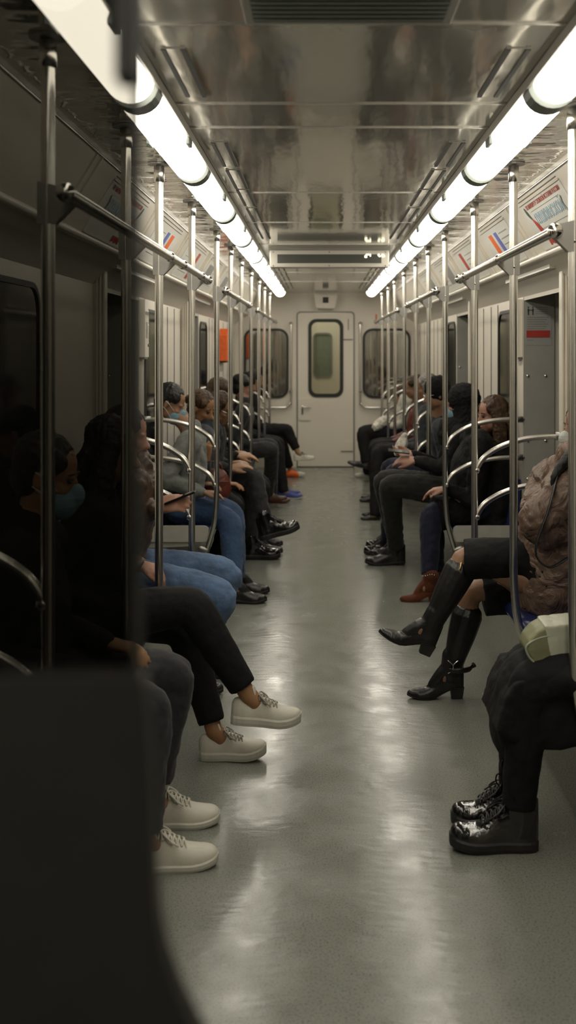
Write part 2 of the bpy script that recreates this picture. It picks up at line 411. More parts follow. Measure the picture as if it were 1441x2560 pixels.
# side windows
wn = 0
def side_window(s, y0, y1, z0=.80, z1=1.81):
    global wn; wn += 1
    bm = NB(); x = s * 1.188
    ring(bm, rrect(y0, z0, y1, z1, .12), rrect(y0 + .022, z0 + .022, y1 - .022, z1 - .022, .10), 'x', x, x - s * .012)
    o = struct(obj('window_%d' % wn, bm, 'rubber', origin=(x, (y0 + y1) / 2, z0)))
    bm = NB(); prism(bm, rrect(y0 + .02, z0 + .02, y1 - .02, z1 - .02, .10), 'x', x, x - s * .005); obj('pane', bm, 'glassdark', o)
for s in (-1, 1):
    side_window(s, 6.88, 7.56); side_window(s, 9.99, 10.6); side_window(s, 3.5, 4.3)
# recessed sliding doors
dn = 1
for s, cuts, deep in ((-1, cutsL, deepL), (1, cutsR, deepR)):
    for a, b in cuts:
        dn += 1; m_ = (a + b) / 2
        bm = NB(); box(bm, (s * (deep - .004), a + .02, 0.005), (s * (deep - .03), b - .02, 1.955), .004)
        d = struct(obj('door_%d' % dn, bm, 'glassdark', origin=(s * deep, m_, 0)))
        for c0, c1 in ((a + .02, m_ - .004), (m_ + .004, b - .02)):
            bm = NB(); x = s * (deep - .03)
            ring(bm, rrect(c0, .03, c1, 1.95, .02), rrect(c0 + .05, .35, c1 - .05, 1.85, .08), 'x', x, x - s * .01); obj('door_frame', bm, 'black', d)
# bench-end upright trims with ribs
for s in (-1, 1):
    for y in (5.39, 8.72):
        bm = NB()
        for i, xx in enumerate((1.128, 1.146, 1.164)): box(bm, (s * xx, y - .06, .0), (s * (xx + .009), y + .004, 1.97), .002)
        box(bm, (s * 1.13, y - .05, 0), (s * 1.19, y - .002, 1.97))
        o = struct(obj('trim_%d' % (10 + int(s) + int(y)), bm, 'wall'))
bm = NB(); box(bm, (1.395, 6.2, .62), (1.418, 6.3, .88), .004)
tag(obj('blue_sticker', bm, 'bluep', origin=(1.41, 6.25, .62)), 'narrow blue panel on the dark right side door behind the armrest end', 'sticker')
# ------------------------------------------------------------------ end wall
YE = Y1
dx0, dx1, dz1 = -.366, .366, 2.03
bm = NB(); box(bm, (-1.22, YE, 0), (dx0, YE + .06, HC)); box(bm, (dx1, YE, 0), (1.22, YE + .06, HC)); box(bm, (dx0, YE, dz1), (dx1, YE + .06, HC))
we = struct(obj('wall_end', bm, 'endwall'))
bm = NB(); box(bm, (-1.6, Y0 - .05, 0), (1.6, Y0, HC)); struct(obj('wall_back', bm, 'wallgrey'))
# gap seal + door
bm = NB(); ring(bm, rrect(dx0 - .016, -.1, dx1 + .016, dz1 + .016, .05), rrect(dx0 + .002, -.1, dx1 - .002, dz1 - .002, .04), 'y', YE - .012, YE)
dr = NB(); ring(dr, rrect(dx0 + .004, .012, dx1 - .004, dz1 - .006, .04), rrect(-.225, .925, .225, 1.945, .10), 'y', YE - .01, YE + .03)
door = struct(obj('door_1', dr, 'endwall', origin=(0, YE, 0)))
obj('door_seal', bm, 'inkgrey', door)
bm = NB(); ring(bm, rrect(-.228, .920, .232, 1.948, .105), rrect(-.185, .965, .187, 1.905, .075), 'y', YE - .022, YE + .03); obj('window_seal', bm, 'rubber', door)
bm = NB(); prism(bm, rrect(-.19, .96, .19, 1.91, .075), 'y', YE + .005, YE + .012); obj('pane', bm, 'clearglass', door)
bm = NB(); prism(bm, rrect(-.355, .615, -.195, .905, .03), 'y', YE - .024, YE - .010); hp = obj('lock_plate', bm, 'endwall', door)
bm = NB(); tube(bm, [(-.30, YE - .02, .79), (-.30, YE - .055, .79), (-.26, YE - .06, .79), (-.20, YE - .06, .79)], .010, 8, 3); box(bm, (-.318, YE - .03, .69), (-.292, YE - .02, .81), .004); obj('door_handle', bm, 'chrome', hp, True)
bm = NB(); prism(bm, rrect(.21, .21, .36, .34, .02), 'y', YE - .02, YE - .01); obj('floor_latch', bm, 'endwall', door)
bm = NB(); box(bm, (.22, YE - .02, 1.67), (.355, YE - .01, 1.685)); box(bm, (.20, YE - .02, .205), (.355, YE - .012, .215)); box(bm, (.292, YE - .0125, 1.80), (.305, YE - .0105, 1.95)); obj('door_marks', bm, 'inkgrey', door)
bm = NB(); box(bm, (-.37, YE - .02, 0), (.37, YE, .012)); obj('door_sill', bm, 'seam', door)
# neighbouring car beyond the door
bm = NB()
ring(bm, rrect(-.8, 0, .8, 2.3, .02), rrect(-.155, 1.16, .085, 1.77, .06), 'y', 15.6, 15.63)
nb = struct(obj('wall_beyond', bm, 'endwall'))
bm = NB(); ring(bm, rrect(-.175, 1.14, .105, 1.79, .07), rrect(-.15, 1.165, .08, 1.765, .05), 'y', 15.58, 15.6); obj('window_seal', bm, 'inkgrey', nb)
bm = NB(); prism(bm, rrect(-.155, 1.16, .085, 1.77, .06), 'y', 15.61, 15.62); obj('pane', bm, mat('green grey pane', (.20, .23, .18), .2, noise_amt=.05), nb)
bm = NB(); box(bm, (-.8, YE + .06, 0), (-.78, 15.6, 2.3)); box(bm, (.78, YE + .06, 0), (.8, 15.6, 2.3)); box(bm, (-.8, YE + .06, -.02), (.8, 15.6, 0)); box(bm, (-.8, YE + .06, 2.3), (.8, 15.6, 2.32)); obj('gangway_shell', bm, 'wall', nb)
bm = NB(); box(bm, (-.3, 14.5, 2.26), (.3, 15.3, 2.30)); obj('gangway_lamp', bm, 'lightbox', nb)  # added glowing panel that brightens the space behind the end door
# end windows + grab rails
for i, (a, b) in enumerate(((-1.075, -.487), (.486, 1.115))):
    bm = NB(); ring(bm, rrect(a, .908, b, 1.822, .13), rrect(a + .03, .938, b - .03, 1.792, .105), 'y', YE - .02, YE)
    wn += 1; o = struct(obj('window_%d' % wn, bm, 'rubber', origin=((a + b) / 2, YE, .9)))
    bm = NB(); prism(bm, rrect(a + .025, .933, b - .025, 1.797, .11), 'y', YE - .008, YE - .001); obj('pane', bm, 'mirrorglass', o)
    s = -1 if i == 0 else 1; x = s * .455; zb = .79
    r = empty('grab_rail', (x, YE, zb), 'bent steel grab rail around the %s end window beside the end door' % ('left' if i == 0 else 'right'), 'rail', None)
    bm = NB(); tube(bm, [(x, YE - .05, 1.90), (x, YE - .05, .92), (x + s * .01, YE - .05, .84), (x + s * .05, YE - .05, .795), (x + s * .14, YE - .05, .785), (x + s * .60, YE - .05, .785)], .0135, 10, 5); obj('rail_tube', bm, 'steel', r, True)
    for p in ((x, 1.89), (x, 1.0), (x + s * .5, .785)):
        bm = NB(); tube(bm, [(p[0], YE - .05, p[1]), (p[0], YE - .001, p[1])], .02, 10, 1); obj('rail_mount', bm, 'steel2', r, True)
# camera box above the end door
r = empty('surveillance_box', (0, YE - .06, 2.09), 'small pale camera box with a square dark lens above the end door', 'camera')
bm = NB(); prism(bm, [(-.155, 2.265), (.155, 2.265), (.125, 2.10), (.10, 2.085), (-.10, 2.085), (-.125, 2.10)], 'y', YE - .10, YE - .001); obj('housing', bm, 'endwall', r)
bm = NB(); box(bm, (-.038, YE - .106, 2.155), (.038, YE - .10, 2.23), .003); obj('lens_window', bm, 'black', r)
bm = NB(); box(bm, (-.11, YE - .09, 2.070), (.11, YE - .002, 2.084), .004); obj('base_lip', bm, 'wallgrey', r)
bm = NB(); box(bm, (.655, YE - .006, 1.88), (.675, YE - .001, 2.01), .001); tag(obj('orange_sticker', bm, 'orange', origin=(.665, YE, 1.88)), 'thin upright orange sticker on the end wall right of the end door', 'sticker')
bm = NB(); prism(bm, [(12.0, 1.42), (12.42, 1.42), (12.42, 1.70), (12.36, 1.78), (12.06, 1.78), (12.0, 1.70)], 'x', -1.188, -1.11)
o = tag(obj('orange_case', bm, 'orange', origin=(-1.18, 12.2, 1.42)), 'bright orange emergency case mounted on the left wall near the end window', 'case')
bm = NB(); box(bm, (-1.188, 12.05, 1.40), (-1.12, 12.37, 1.42), .004); obj('bracket', bm, 'black', o)
# ------------------------------------------------------------------ lamp rows
M['tube_in'] = M['tube']
def lamp_proto():
    r = empty('ceiling_lamp', (0, 0, 2.2), 'x', 'lamp')
    L = 1.333
    bm = NB()
    seg = 14; rings = []
    ys = [.045, .050, .062, .080, .105] + [.105 + (L - .21) * i / 6 for i in range(1, 7)] + [L - .080, L - .062, L - .050, L - .045]
    sc = [.45, .66, .84, .95, 1.0] + [1.0] * 6 + [.95, .84, .66, .45]
    for y, k in zip(ys, sc):
        rings.append([bm.verts.new((.066 * k * math.cos(math.pi * i / (seg - 1)), y, 2.275 - .065 * k * math.sin(math.pi * i / (seg - 1)))) for i in range(seg)])
    for a, b in zip(rings, rings[1:]):
        for j in range(seg - 1): bm.faces.new((a[j], a[j + 1], b[j + 1], b[j]))
    for a in (rings[0], rings[-1]): bm.faces.new(a)
    for a, b in zip(rings, rings[1:]): bm.faces.new((a[0], b[0], b[-1], a[-1]))
    obj('diffuser', bm, 'tube', r, True)
    for y0, y1 in ((0, .044), (L - .044, L)):
        bm = NB(); prism(bm, [(.069 * math.cos(math.pi * i / 12), 2.275 - .066 * math.sin(math.pi * i / 12)) for i in range(13)], 'y', y0, y1)
        obj('end_collar', bm, 'joint', r)
    bm = NB()
    for s in (-1, 1):
        prism(bm, [(s * .064, HC - .001), (s * .076, HC - .001), (s * .074, 2.262), (s * .066, 2.262)], 'y', 0, L)
    box(bm, (-.064, 0, 2.278), (.064, L, HC + .01))
    obj('housing_rail', bm, 'housing', r)
    for s in (-1, 1):
        bm = NB(); box(bm, (s * .060, .62, 2.238), (s * .073, .70, 2.264), .003); obj('catch', bm, 'joint', r)
    return r
lp = lamp_proto()
k = 0
for s, nm in ((-1, 'left'), (1, 'right')):
    for i in range(12):
        y = -1.0 + 1.333 * i
        if y + 1.333 > Y1 - .02: continue
        if i in (0,): pass
        lab = None
        j = i - 2
        if j <= 0: lab = 'glowing tube lamp at the top corner of the %s row, nearest to the viewer' % nm
        elif j == 1: lab = 'glowing tube lamp of the %s row, second visible from the near end' % nm
        elif j == 2: lab = 'glowing tube lamp of the %s row, third visible from the near end' % nm
        elif j == 3: lab = 'glowing tube lamp of the %s row, fourth visible from the near end' % nm
        else: lab = 'small distant glowing tube lamp in the far half of the %s row' % nm
        g = ('far lamps of the %s row' % nm) if j > 3 else (('near lamps of the %s row' % nm) if j <= 0 else 'tube lamps of the %s row' % nm)
        loc = (s * .575, y, 2.2)
        if k == 0:
            lp.location = loc; lp['label'] = lab; lp['group'] = g
        else: dup(lp, loc, 0, lab, g)
        k += 1
for s in (-1, 1):
    bm = NB(); box(bm, (s * .50, Y0, HC + .012), (s * .66, Y1, HC + .03)); obj('lamp_bay', bm, 'housing', ce)
# ------------------------------------------------------------------ display board
r = empty('display_board', (.02, 7.9, 2.15), 'wide pale LED display board hanging from the ceiling before the end door', 'display')
yd = 7.88
bx0, bx1 = CX + (675 - VX) * yd / F, CX + (973 - VX) * yd / F
bm = NB(); box(bm, (bx0, yd, 2.148), (bx1, yd + .12, 2.272), .006); obj('case', bm, 'cove', r)
bm = NB(); box(bm, (bx0 + .055, yd - .004, 2.178), (bx1 - .055, yd + .002, 2.242), .001); obj('display_window', bm, 'screen', r)
bm = NB(); box(bm, (bx0 - .012, yd + .02, 2.255), (bx1 + .012, yd + .12, HC)); obj('mounting_rail', bm, 'housing', r)
bm = NB()
for x in (bx0 + .025, (bx0 + bx1) / 2, bx1 - .025):
    for z in (2.160, 2.258): ball(bm, (x, yd - .001, z), .005, 8, 5)
obj('screws', bm, 'inkgrey', r)
def dots(bm, rows, x, z, q):
    for j, row in enumerate(rows):
        for i, c in enumerate(row):
            if c == '1': box(bm, (x + i * q, yd - .006, z - j * q), (x + (i + .9) * q, yd - .0042, z - (j + .9) * q))
bm = NB()
dots(bm, ['01111', '11001', '11000'], CX + (912 - VX) * yd / F, 2.244, .0095); dots(bm, ['1100110', '1101011', '0110111'], CX + (945 - VX) * yd / F, 2.244, .0072)
obj('lit_characters', bm, 'led', r)
# ------------------------------------------------------------------ posters on the coving
def cove_pt(s, t, y, off=.003):
    a = V((s * .872, 0, 2.262)); b = V((s * 1.022, 0, 2.018)); p = a.lerp(b, t)
    nrm = V((-s * .244, 0, -.150)).normalized() * off
    return V((p.x + nrm.x, y, p.z + nrm.z))
def cove_quad(bm, s, t0, t1, y0, y1, off0=.001, off1=.004, sl=0.0):
    A = [bm.verts.new(cove_pt(s, t, y + (sl if t == t1 else 0), off1)) for t, y in ((t0, y0), (t0, y1), (t1, y1), (t1, y0))]
    B = [bm.verts.new(cove_pt(s, t, y + (sl if t == t1 else 0), off0)) for t, y in ((t0, y0), (t0, y1), (t1, y1), (t1, y0))]
    bm.faces.new(A); bm.faces.new(B[::-1])
    for i in range(4): j = (i + 1) % 4; bm.faces.new((A[i], B[i], B[j], A[j]))
def poster(s, y0, y1, kind, label):
    r = empty('poster', cove_pt(s, .9, (y0 + y1) / 2, 0), label, 'poster')
    bm = NB(); cove_quad(bm, s, .12, .96, y0, y1, .0005, .003); obj('paper_sheet', bm, 'paper', r)
    bm = NB()
    for a, b, c, d in ((.10, .13, y0, y1), (.95, .98, y0, y1)): cove_quad(bm, s, a, b, c, d, .0005, .008)
    obj('frame_strips', bm, 'cove', r)
    bm = NB(); cove_quad(bm, s, .06, .075, y0 + .02, y1 - .02, .0005, .002); obj('shadow_gap', bm, 'seam', r)  # thin dark strip above the upper frame strip
    # text drawn on the plane: reading direction runs along the car
    def txt(body, size, t, y, m):
        down = (cove_pt(s, 1, 0, 0) - cove_pt(s, 0, 0, 0)).normalized()
        xr = V((0, -s, 0)) ; up = -down
        n_ = xr.cross(up)
        rot = Matrix((xr, up, n_)).transposed()
        return text('print', body, size, cove_pt(s, t, y, .0042), rot, m, r, .0004)
    ym = (y0 + y1) / 2
    if kind == 'brush':
        txt('ПО МАРШРУТУ СЛОЖНОЙ ИСТОРИИ РОССИИ', .030, .22, ym - .03, 'red'); txt('ПУШКИНСКОЙ', .075, .47, ym - .02, 'lblue')
        # brush with a dark tip and red handle, standing at the far end
        def pc(t, y, off=.005): return cove_pt(s, t, y, off)
        yb = y1 - .10
        bm = NB(); tube(bm, [pc(.20, yb + .03), pc(.30, yb + .02), pc(.42, yb - .01)], [(.006, .002), (.016, .002), (.005, .002)], 8, 3); obj('brush_tip', bm, 'ink', r)
        bm = NB(); tube(bm, [pc(.42, yb - .01), pc(.55, yb - .04), pc(.68, yb - .065), pc(.80, yb - .09)], [(.005, .002), (.022, .002), (.028, .002), (.012, .002)], 8, 3)
        for i in range(5): cove_quad(bm, s, .82, .93 - .02 * (i % 2), yb - .10 - .035 * i, yb - .075 - .035 * i, .0035, .005)
        obj('brush_handle', bm, 'red', r)
        bm = NB(); tube(bm, [pc(.33, y0 + .10), pc(.45, y0 + .12), pc(.60, y0 + .10)], [(.006, .002), (.004, .002), (.008, .002)], 6, 3)
        for i in range(4): cove_quad(bm, s, .30 + .11 * i, .305 + .11 * i, y0 + .12, y1 - .16, .0035, .0045)
        obj('branch_and_lines', bm, 'inkgrey', r)
    elif kind == 'bars':
        bm = NB(); cove_quad(bm, s, .25, .93, y0 + .52, y0 + .62, .0035, .005, -.03); obj('orange_bar', bm, 'orange', r)
        bm = NB(); cove_quad(bm, s, .25, .80, y0 + .37, y0 + .45, .0035, .005, -.03); obj('blue_bar', bm, 'bluep', r)
        bm = NB()
        for i in range(5): cove_quad(bm, s, .3 + .12 * i, .315 + .12 * i, y0 + .08, y0 + .32, .0035, .0045)
        obj('text_lines', bm, 'inkgrey', r)
    elif kind == 'redbar':
        bm = NB(); cove_quad(bm, s, .2, .9, y0 + .60, y0 + .70, .0035, .005, -.03); obj('red_bar', bm, 'red', r)
        bm = NB()
        for i in range(5): cove_quad(bm, s, .3 + .12 * i, .315 + .12 * i, y0 + .12, y0 + .5, .0035, .0045)
        obj('text_lines', bm, 'inkgrey', r)
    else:
        bm = NB(); cove_quad(bm, s, .25, .80, y0 + .12, y0 + .45, .0035, .005)
        for i in range(5): cove_quad(bm, s, .3 + .12 * i, .315 + .12 * i, y0 + .5, y1 - .1, .0035, .0045)
        obj('text_block', bm, 'inkgrey', r)
for s, nm in ((-1, 'left'), (1, 'right')):
    poster(s, 4.32, 5.17, 'brush', 'white poster with red lettering and a red brush on the %s coving, nearest in view' % nm)
    poster(s, 5.62, 6.42, 'bars', 'poster with slanting orange and blue bars on the %s coving' % nm)
    poster(s, 6.85, 7.75, 'redbar', 'poster with one slanting red bar on the %s coving' % nm)
    poster(s, 8.15, 9.0, 'grey', 'pale poster with a grey text block on the %s coving above the second doorway' % nm)
    poster(s, 9.5, 10.4, 'grey', 'pale grey poster on the %s coving beyond the second doorway' % nm)
    # ribs between posters
    for a in (3.95, 5.40, 6.64, 7.95, 9.25, 10.6):
        bm = NB(); cove_quad(bm, s, .0, 1.0, a - .05, a - .035, .0, .008); cove_quad(bm, s, .0, 1.0, a + .035, a + .05, .0, .008)
        bm2 = [o for o in col.objects if o.name == ('trim_1' if s < 0 else 'trim_2')][0]
        obj('coving_rib', bm, 'cove', bm2)
# notice on the screen panels by the second doorway, and intercoms
for s, nm in ((-1, 'left'), (1, 'right')):
    yf = 6.67 - .0125
    if s > 0: xa, xb = 1.20, 1.36
    else: xa, xb = -1.455, -1.30
    if s < 0:
        pass
    if s < 0: xa, xb = CX + (217 - VX) * yf / F, CX + (275 - VX) * yf / F
    w = abs(xb - xa); lx = min(xa, xb)
    zt = 1.84
    r = empty('safety_notice', (lx + w / 2, yf, 1.55), 'printed notice with two figures and a red bar on the %s screen panel' % nm, 'notice')
    bm = NB(); box(bm, (lx, yf - .001, 1.575), (lx + w, yf, zt)); obj('notice_sheet', bm, mat('pale grey notice sheet', (.36, .36, .335), .4, noise_amt=.02), r)
    bm = NB(); box(bm, (lx + .006, yf - .003, 1.622), (lx + w - .010, yf - .0012, 1.666)); rb = obj('red_bar', bm, 'red', r)
    fx = lx + .012 if s > 0 else lx + w - .05
    bm = NB()
    for q in (0, .028):
        ellip(bm, V((fx + q + .006, yf - .0015, 1.808)), AX, (.0045, .001, .0055), 8, 6)
        box(bm, (fx + q + .001, yf - .0025, 1.780), (fx + q + .011, yf - .0012, 1.800)); box(bm, (fx + q + .0025, yf - .0025, 1.760), (fx + q + .0095, yf - .0012, 1.782))
    box(bm, (fx + .010, yf - .0025, 1.788), (fx + .03, yf - .0012, 1.793))
    obj('two_figures', bm, 'ink', r)
    bm = NB()
    for i in range(4):
        x0 = lx + (.062 if s > 0 else .012); box(bm, (x0, yf - .002, 1.806 - .013 * i), (x0 + w * .5, yf - .0012, 1.809 - .013 * i))
    for i in range(6): box(bm, (lx + .01, yf - .002, 1.745 - .014 * i), (lx + w - .018 - .01 * (i % 3), yf - .0012, 1.748 - .014 * i))
    box(bm, (lx + .01, yf - .002, 1.604), (lx + .05, yf - .0012, 1.607))
    obj('text_lines', bm, mat('faint grey lines', (.20, .20, .19), .5, noise_amt=.04), r)
    # intercom
    x = s * 1.188
    r = empty('intercom', (x, 6.76, 1.5), 'narrow white passenger intercom box on the wall by the %s screen panel' % nm, 'intercom')
    bm = NB(); prism(bm, [(6.69, 1.50), (6.84, 1.50), (6.84, 1.79), (6.69, 1.86)], 'x', x, x - s * .035); obj('case', bm, 'endwall', r)
    xf = x - s * .036
    bm = NB(); box(bm, (xf, 6.70, 1.765), (xf - s * .001, 6.83, 1.785))
    for i in range(12): box(bm, (xf, 6.73, 1.62 + i * .0085), (xf - s * .0012, 6.80, 1.6245 + i * .0085))
    obj('speaker_slots', bm, 'inkgrey', r)
    bm = NB(); ball(bm, (xf, 6.80, 1.575), .010, 8, 6); ball(bm, (xf, 6.80, 1.70), .004, 8, 5); obj('call_button', bm, 'chrome', r)
    bm = NB(); box(bm, (x, 6.70, 1.488), (x - s * .03, 6.83, 1.499), .002); obj('lower_lip', bm, 'inkgrey', r)
# vertical print on the near right upright trim
r = empty('vertical_sticker', (1.15, 5.328, 1.6), 'pale upright strip with small dark marks on the right bench end trim', 'sticker')
bm = NB(); box(bm, (1.128, 5.3275, 1.55), (1.136, 5.3305, 1.90)); obj('strip', bm, 'paper', r)
# ------------------------------------------------------------------ poles, arm rests, rails
PX = .706
def pole_proto(bend, arcs):
    r = empty('grab_pole', (0, 0, 0), 'x', 'pole')   # built for the right side: outward is +x
    bm = NB()
    if bend: pts = [(0, 0, HC - .02), (0, 0, 1.6), (0, 0, .80), (.0, 0, .66), (.012, 0, .50), (.035, 0, .40), (.065, 0, .30)]
    else: pts = [(0, 0, HC - .02), (0, 0, 1.4), (0, 0, .47)]
    tube(bm, pts, .0165, 14, 5); obj('upright', bm, 'steel', r, True)
    bm = NB(); bmesh.ops.create_cone(bm, cap_ends=True, segments=20, radius1=.045, radius2=.045, depth=.006, matrix=Matrix.Translation((0, 0, HC - .004)))
    obj('ceiling_flange', bm, 'steel2', r)
    bm = NB(); tube(bm, [(0, 0, HC - .01), (0, 0, HC - .075)], .021, 14, 1, round_ends=False)
    obj('top_sleeve', bm, 'steel', r, True)
    # gusset bracket that carries the handrail
    bm = NB(); prism(bm, [(.022, 1.945), (.022, 1.845), (-.020, 1.845), (-.05, 1.875), (-.075, 1.90), (-.06, 1.925)], 'y', -.016, .016); g = obj('rail_bracket', bm, 'steel2', r)
    bm = NB(); ball(bm, (.0, -.017, 1.875), .005, 8, 6); obj('bracket_screw', bm, 'chrome', g)
    if arcs:
        for z0, z1 in ((.945, 1.117), (.712, .882)):
            bm = NB(); dz = z1 - z0; w = 1.187 - PX
            tube(bm, [(0, 0, z0 - .012), (.045, 0, z0 + dz * .36), (.12, 0, z0 + dz * .66), (.22, 0, z0 + dz * .87), (.34, 0, z0 + dz * .98), (w, 0, z1)], .0145, 12, 6)
            a = obj('armrest_arc', bm, 'steel', r, True)
            bm = NB(); tube(bm, [(w - .075, 0, z1), (w - .002, 0, z1)], .020, 12, 1, round_ends=False); obj('wall_socket', bm, 'steel2', a, True)
            bm = NB(); ball(bm, (.01, 0, z0 + .002), .019, 10, 8); obj('weld_knuckle', bm, 'steel', a, True)
    else:
        pass
    if bend:
        bm = NB(); tube(bm, [(.062, 0, .31), (.10, 0, .32)], .02, 10, 1); obj('seat_mount', bm, 'steel2', r, True)
    return r
protos = {}
def add_pole(s, y, bend, arcs, label, group=None):
    k = (bend, arcs)
    loc = (s * PX, y, 0); rz = 0 if s > 0 else math.pi
    if k not in protos:
        protos[k] = pole_proto(bend, arcs); o = protos[k]; o.location = loc; o.rotation_euler = (0, 0, rz); o['label'] = label
        if group: o['group'] = group
    else:
        o = dup(protos[k], loc, rz, label, group)
        if not group and 'group' in o.keys(): del o['group']
    return o
add_pole(1, 3.275, True, True, 'steel pole with armrest arcs at the right edge, crossing the half-moon bag')
add_pole(1, 4.298, True, False, 'steel pole with a bent foot on the right, in front of the brown puffer jacket')
add_pole(1, 5.389, False, True, 'straight steel pole with armrest arcs at the far end of the near right bench')
add_pole(1, 6.667, True, True, 'steel pole with armrest arcs on the right by the long haired passenger')
add_pole(1, 7.69, True, False, 'slim steel pole on the right in front of the hooded passenger')
add_pole(1, 8.72, False, True, 'steel pole with armrest arcs at the far end of the middle right bench')
add_pole(1, 9.93, True, True, 'steel pole with armrest arcs beyond the second right doorway')
for y in (11.2, 12.3, 13.54): add_pole(1, y, y < 12, y > 12, 'thin distant steel pole near the end wall on the right', 'far right poles')
add_pole(-1, 2.55, False, True, 'leftmost dim steel pole seen through the smoked glass')
add_pole(-1, 3.57, True, False, 'dim steel pole just left of the smoked glass edge')
add_pole(-1, 4.298, False, False, 'bright steel pole on the left in front of the faded blue jeans')
add_pole(-1, 5.389, False, True, 'steel pole with armrest arcs on the left in front of the phone')
add_pole(-1, 6.667, True, True, 'steel pole with armrest arcs on the left before the masked passenger')
add_pole(-1, 7.69, True, False, 'slim steel pole on the left in front of the passenger in glasses')
add_pole(-1, 8.72, False, True, 'steel pole with armrest arcs at the far end of the middle left bench')
add_pole(-1, 9.93, True, True, 'steel pole with armrest arcs beyond the second left doorway')
for y in (11.2, 12.3, 13.54): add_pole(-1, y, y < 12, y > 12, 'thin distant steel pole near the end wall on the left', 'far left poles')
def rail(s, y0, y1, ys, label):
    x = s * .642; r = empty('handrail', (x, y0, 1.905), label, 'handrail')
    bm = NB(); tube(bm, [(x, y0, 1.905), (x, y1, 1.905)], .0165, 14, 1); obj('rail_tube', bm, 'steel', r, True)
    for y in (y0, y1):
        bm = NB(); ellip(bm, V((x, y, 1.905)), AX, (.024, .014, .024), 14, 8); obj('end_cap', bm, 'chrome', r, True)
    for y in ys:
        bm = NB()
        for q in (-.06, ):
            tube(bm, [(x, y + q - .004, 1.905), (x, y + q + .004, 1.905)], .0205, 14, 1)
        obj('collar_ring', bm, 'chrome', r, True)
rail(1, 3.24, 5.47, (4.298, 5.3), 'bright steel handrail above the near right bench')
rail(1, 6.55, 8.78, (6.8, 7.69, 8.6), 'steel handrail above the middle right bench')
rail(1, 9.9, 13.95, (11.2, 12.3, 13.5), 'distant steel handrail above the far right bench')
rail(-1, 2.45, 5.55, (4.2, 4.6, 5.3), 'steel handrail above the near left bench, half behind the smoked glass')
rail(-1, 6.55, 8.78, (6.8, 7.69, 8.6), 'steel handrail above the middle left bench')
rail(-1, 9.9, 13.95, (11.2, 12.3, 13.5), 'distant steel handrail above the far left bench')
# ------------------------------------------------------------------ benches
def bench(s, y0, y1, label):
    r = empty('bench', (s * .95, (y0 + y1) / 2, 0), label, 'bench')
    n = round((y1 - y0) / .5); w = (y1 - y0) / n
    for i in range(n):
        a = y0 + i * w + .006; b = a + w - .012
        bm = NB(); prof = [(s * .745, .405), (s * .735, .43), (s * .755, .452), (s * .82, .448), (s * 1.0, .432), (s * 1.10, .44), (s * 1.10, .40), (s * .80, .39)]
        k = 7; rows = []
        for j in range(k):
            t = j / (k - 1); y = a + (b - a) * t; e = abs(2 * t - 1) ** 4
            rows.append([bm.verts.new((px + (s * .014 * e if q < 3 else 0), y, pz + (-.012 * e if q < 5 and q != 0 else 0))) for q, (px, pz) in enumerate(prof)])
        for A, B in zip(rows, rows[1:]):
            for q in range(len(prof)): p = (q + 1) % len(prof); bm.faces.new((A[q], A[p], B[p], B[q]))
        bm.faces.new(rows[0]); bm.faces.new(rows[-1][::-1])
        obj('seat_pan', bm, 'blue', r, True)
        bm = NB(); prof2 = [(s * 1.085, .43), (s * 1.10, .50), (s * 1.135, .70), (s * 1.15, .74), (s * 1.18, .74), (s * 1.17, .43)]
        prism(bm, prof2, 'y', a, b); obj('seat_back', bm, 'blue', r)
    bm = NB(); prism(bm, [(s * .765, .398), (s * .775, .365), (s * .86, .33), (s * 1.10, .32), (s * 1.187, .32), (s * 1.187, .405), (s * .80, .405)], 'y', y0 - .012, y1 + .012); obj('seat_shell', bm, 'white', r)
    for y in (y0 - .02, y1 + .02):
        bm = NB(); prism(bm, rrect(s * .755 if s > 0 else s * 1.187, .36, s * 1.187 if s > 0 else s * .755, .458, .03), 'y', y - .012, y + .012); obj('end_panel', bm, 'white', r)
    bm = NB(); box(bm, (s * 1.02, y0 + .03, 0), (s * 1.187, y1 - .03, .33), .01); obj('under_seat_box', bm, 'wallgrey', r)
bench(1, 3.33, 5.36, 'near right bench with dark blue seats under the brown puffer jacket')
bench(1, 6.70, 8.69, 'middle right bench beyond the first doorway')
bench(1, 9.96, 14.1, 'far right bench reaching the end wall')
bench(-1, 2.58, 5.36, 'near left bench behind the crossed legs in white sneakers')
bench(-1, 6.70, 8.69, 'middle left bench with white rounded end under the blue jeans')
bench(-1, 9.96, 14.1, 'far left bench reaching the end wall')
bm = NB(); c = P(1228, 1532, 5.0); ball(bm, c, .017, 14, 10); tube(bm, [c + V((.0, .01, 0)), c + V((-.012, .03, .035)), c + V((.03, .03, .10))], [.014, .012, .012], 10, 4)
o = tag(obj('seat_release_knob', bm, 'chrome', smooth=True, origin=c), 'shiny chrome ball knob under the near right bench', 'knob')
# ------------------------------------------------------------------ added dark screen by the camera, standing in for a mirror reflection
yl = .60; sl = F / yl
def lx_(px): return CX + (px - VX) / sl
def lz_(py): return CZ - (py - VY) / sl
r = empty('smoked_glass_door', (-.6, yl, 0), 'smoked glass door leaf pushed aside at the left of the picture, very near', 'door')
zs = lz_(1690)
bm = NB(); box(bm, (-1.18, yl, zs), (lx_(352), yl + .008, 2.27)); obj('smoked_pane', bm, 'tint', r)  # added pane, dims the left side in place of the reflection
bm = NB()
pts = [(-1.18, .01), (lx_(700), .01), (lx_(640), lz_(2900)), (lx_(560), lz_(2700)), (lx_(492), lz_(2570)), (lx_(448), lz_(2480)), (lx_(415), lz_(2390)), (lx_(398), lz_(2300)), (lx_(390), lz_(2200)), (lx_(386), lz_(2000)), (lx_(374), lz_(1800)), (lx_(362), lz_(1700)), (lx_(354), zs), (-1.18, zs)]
prism(bm, pts, 'y', yl - .004, yl + .014); obj('lower_panel', bm, 'black', r)
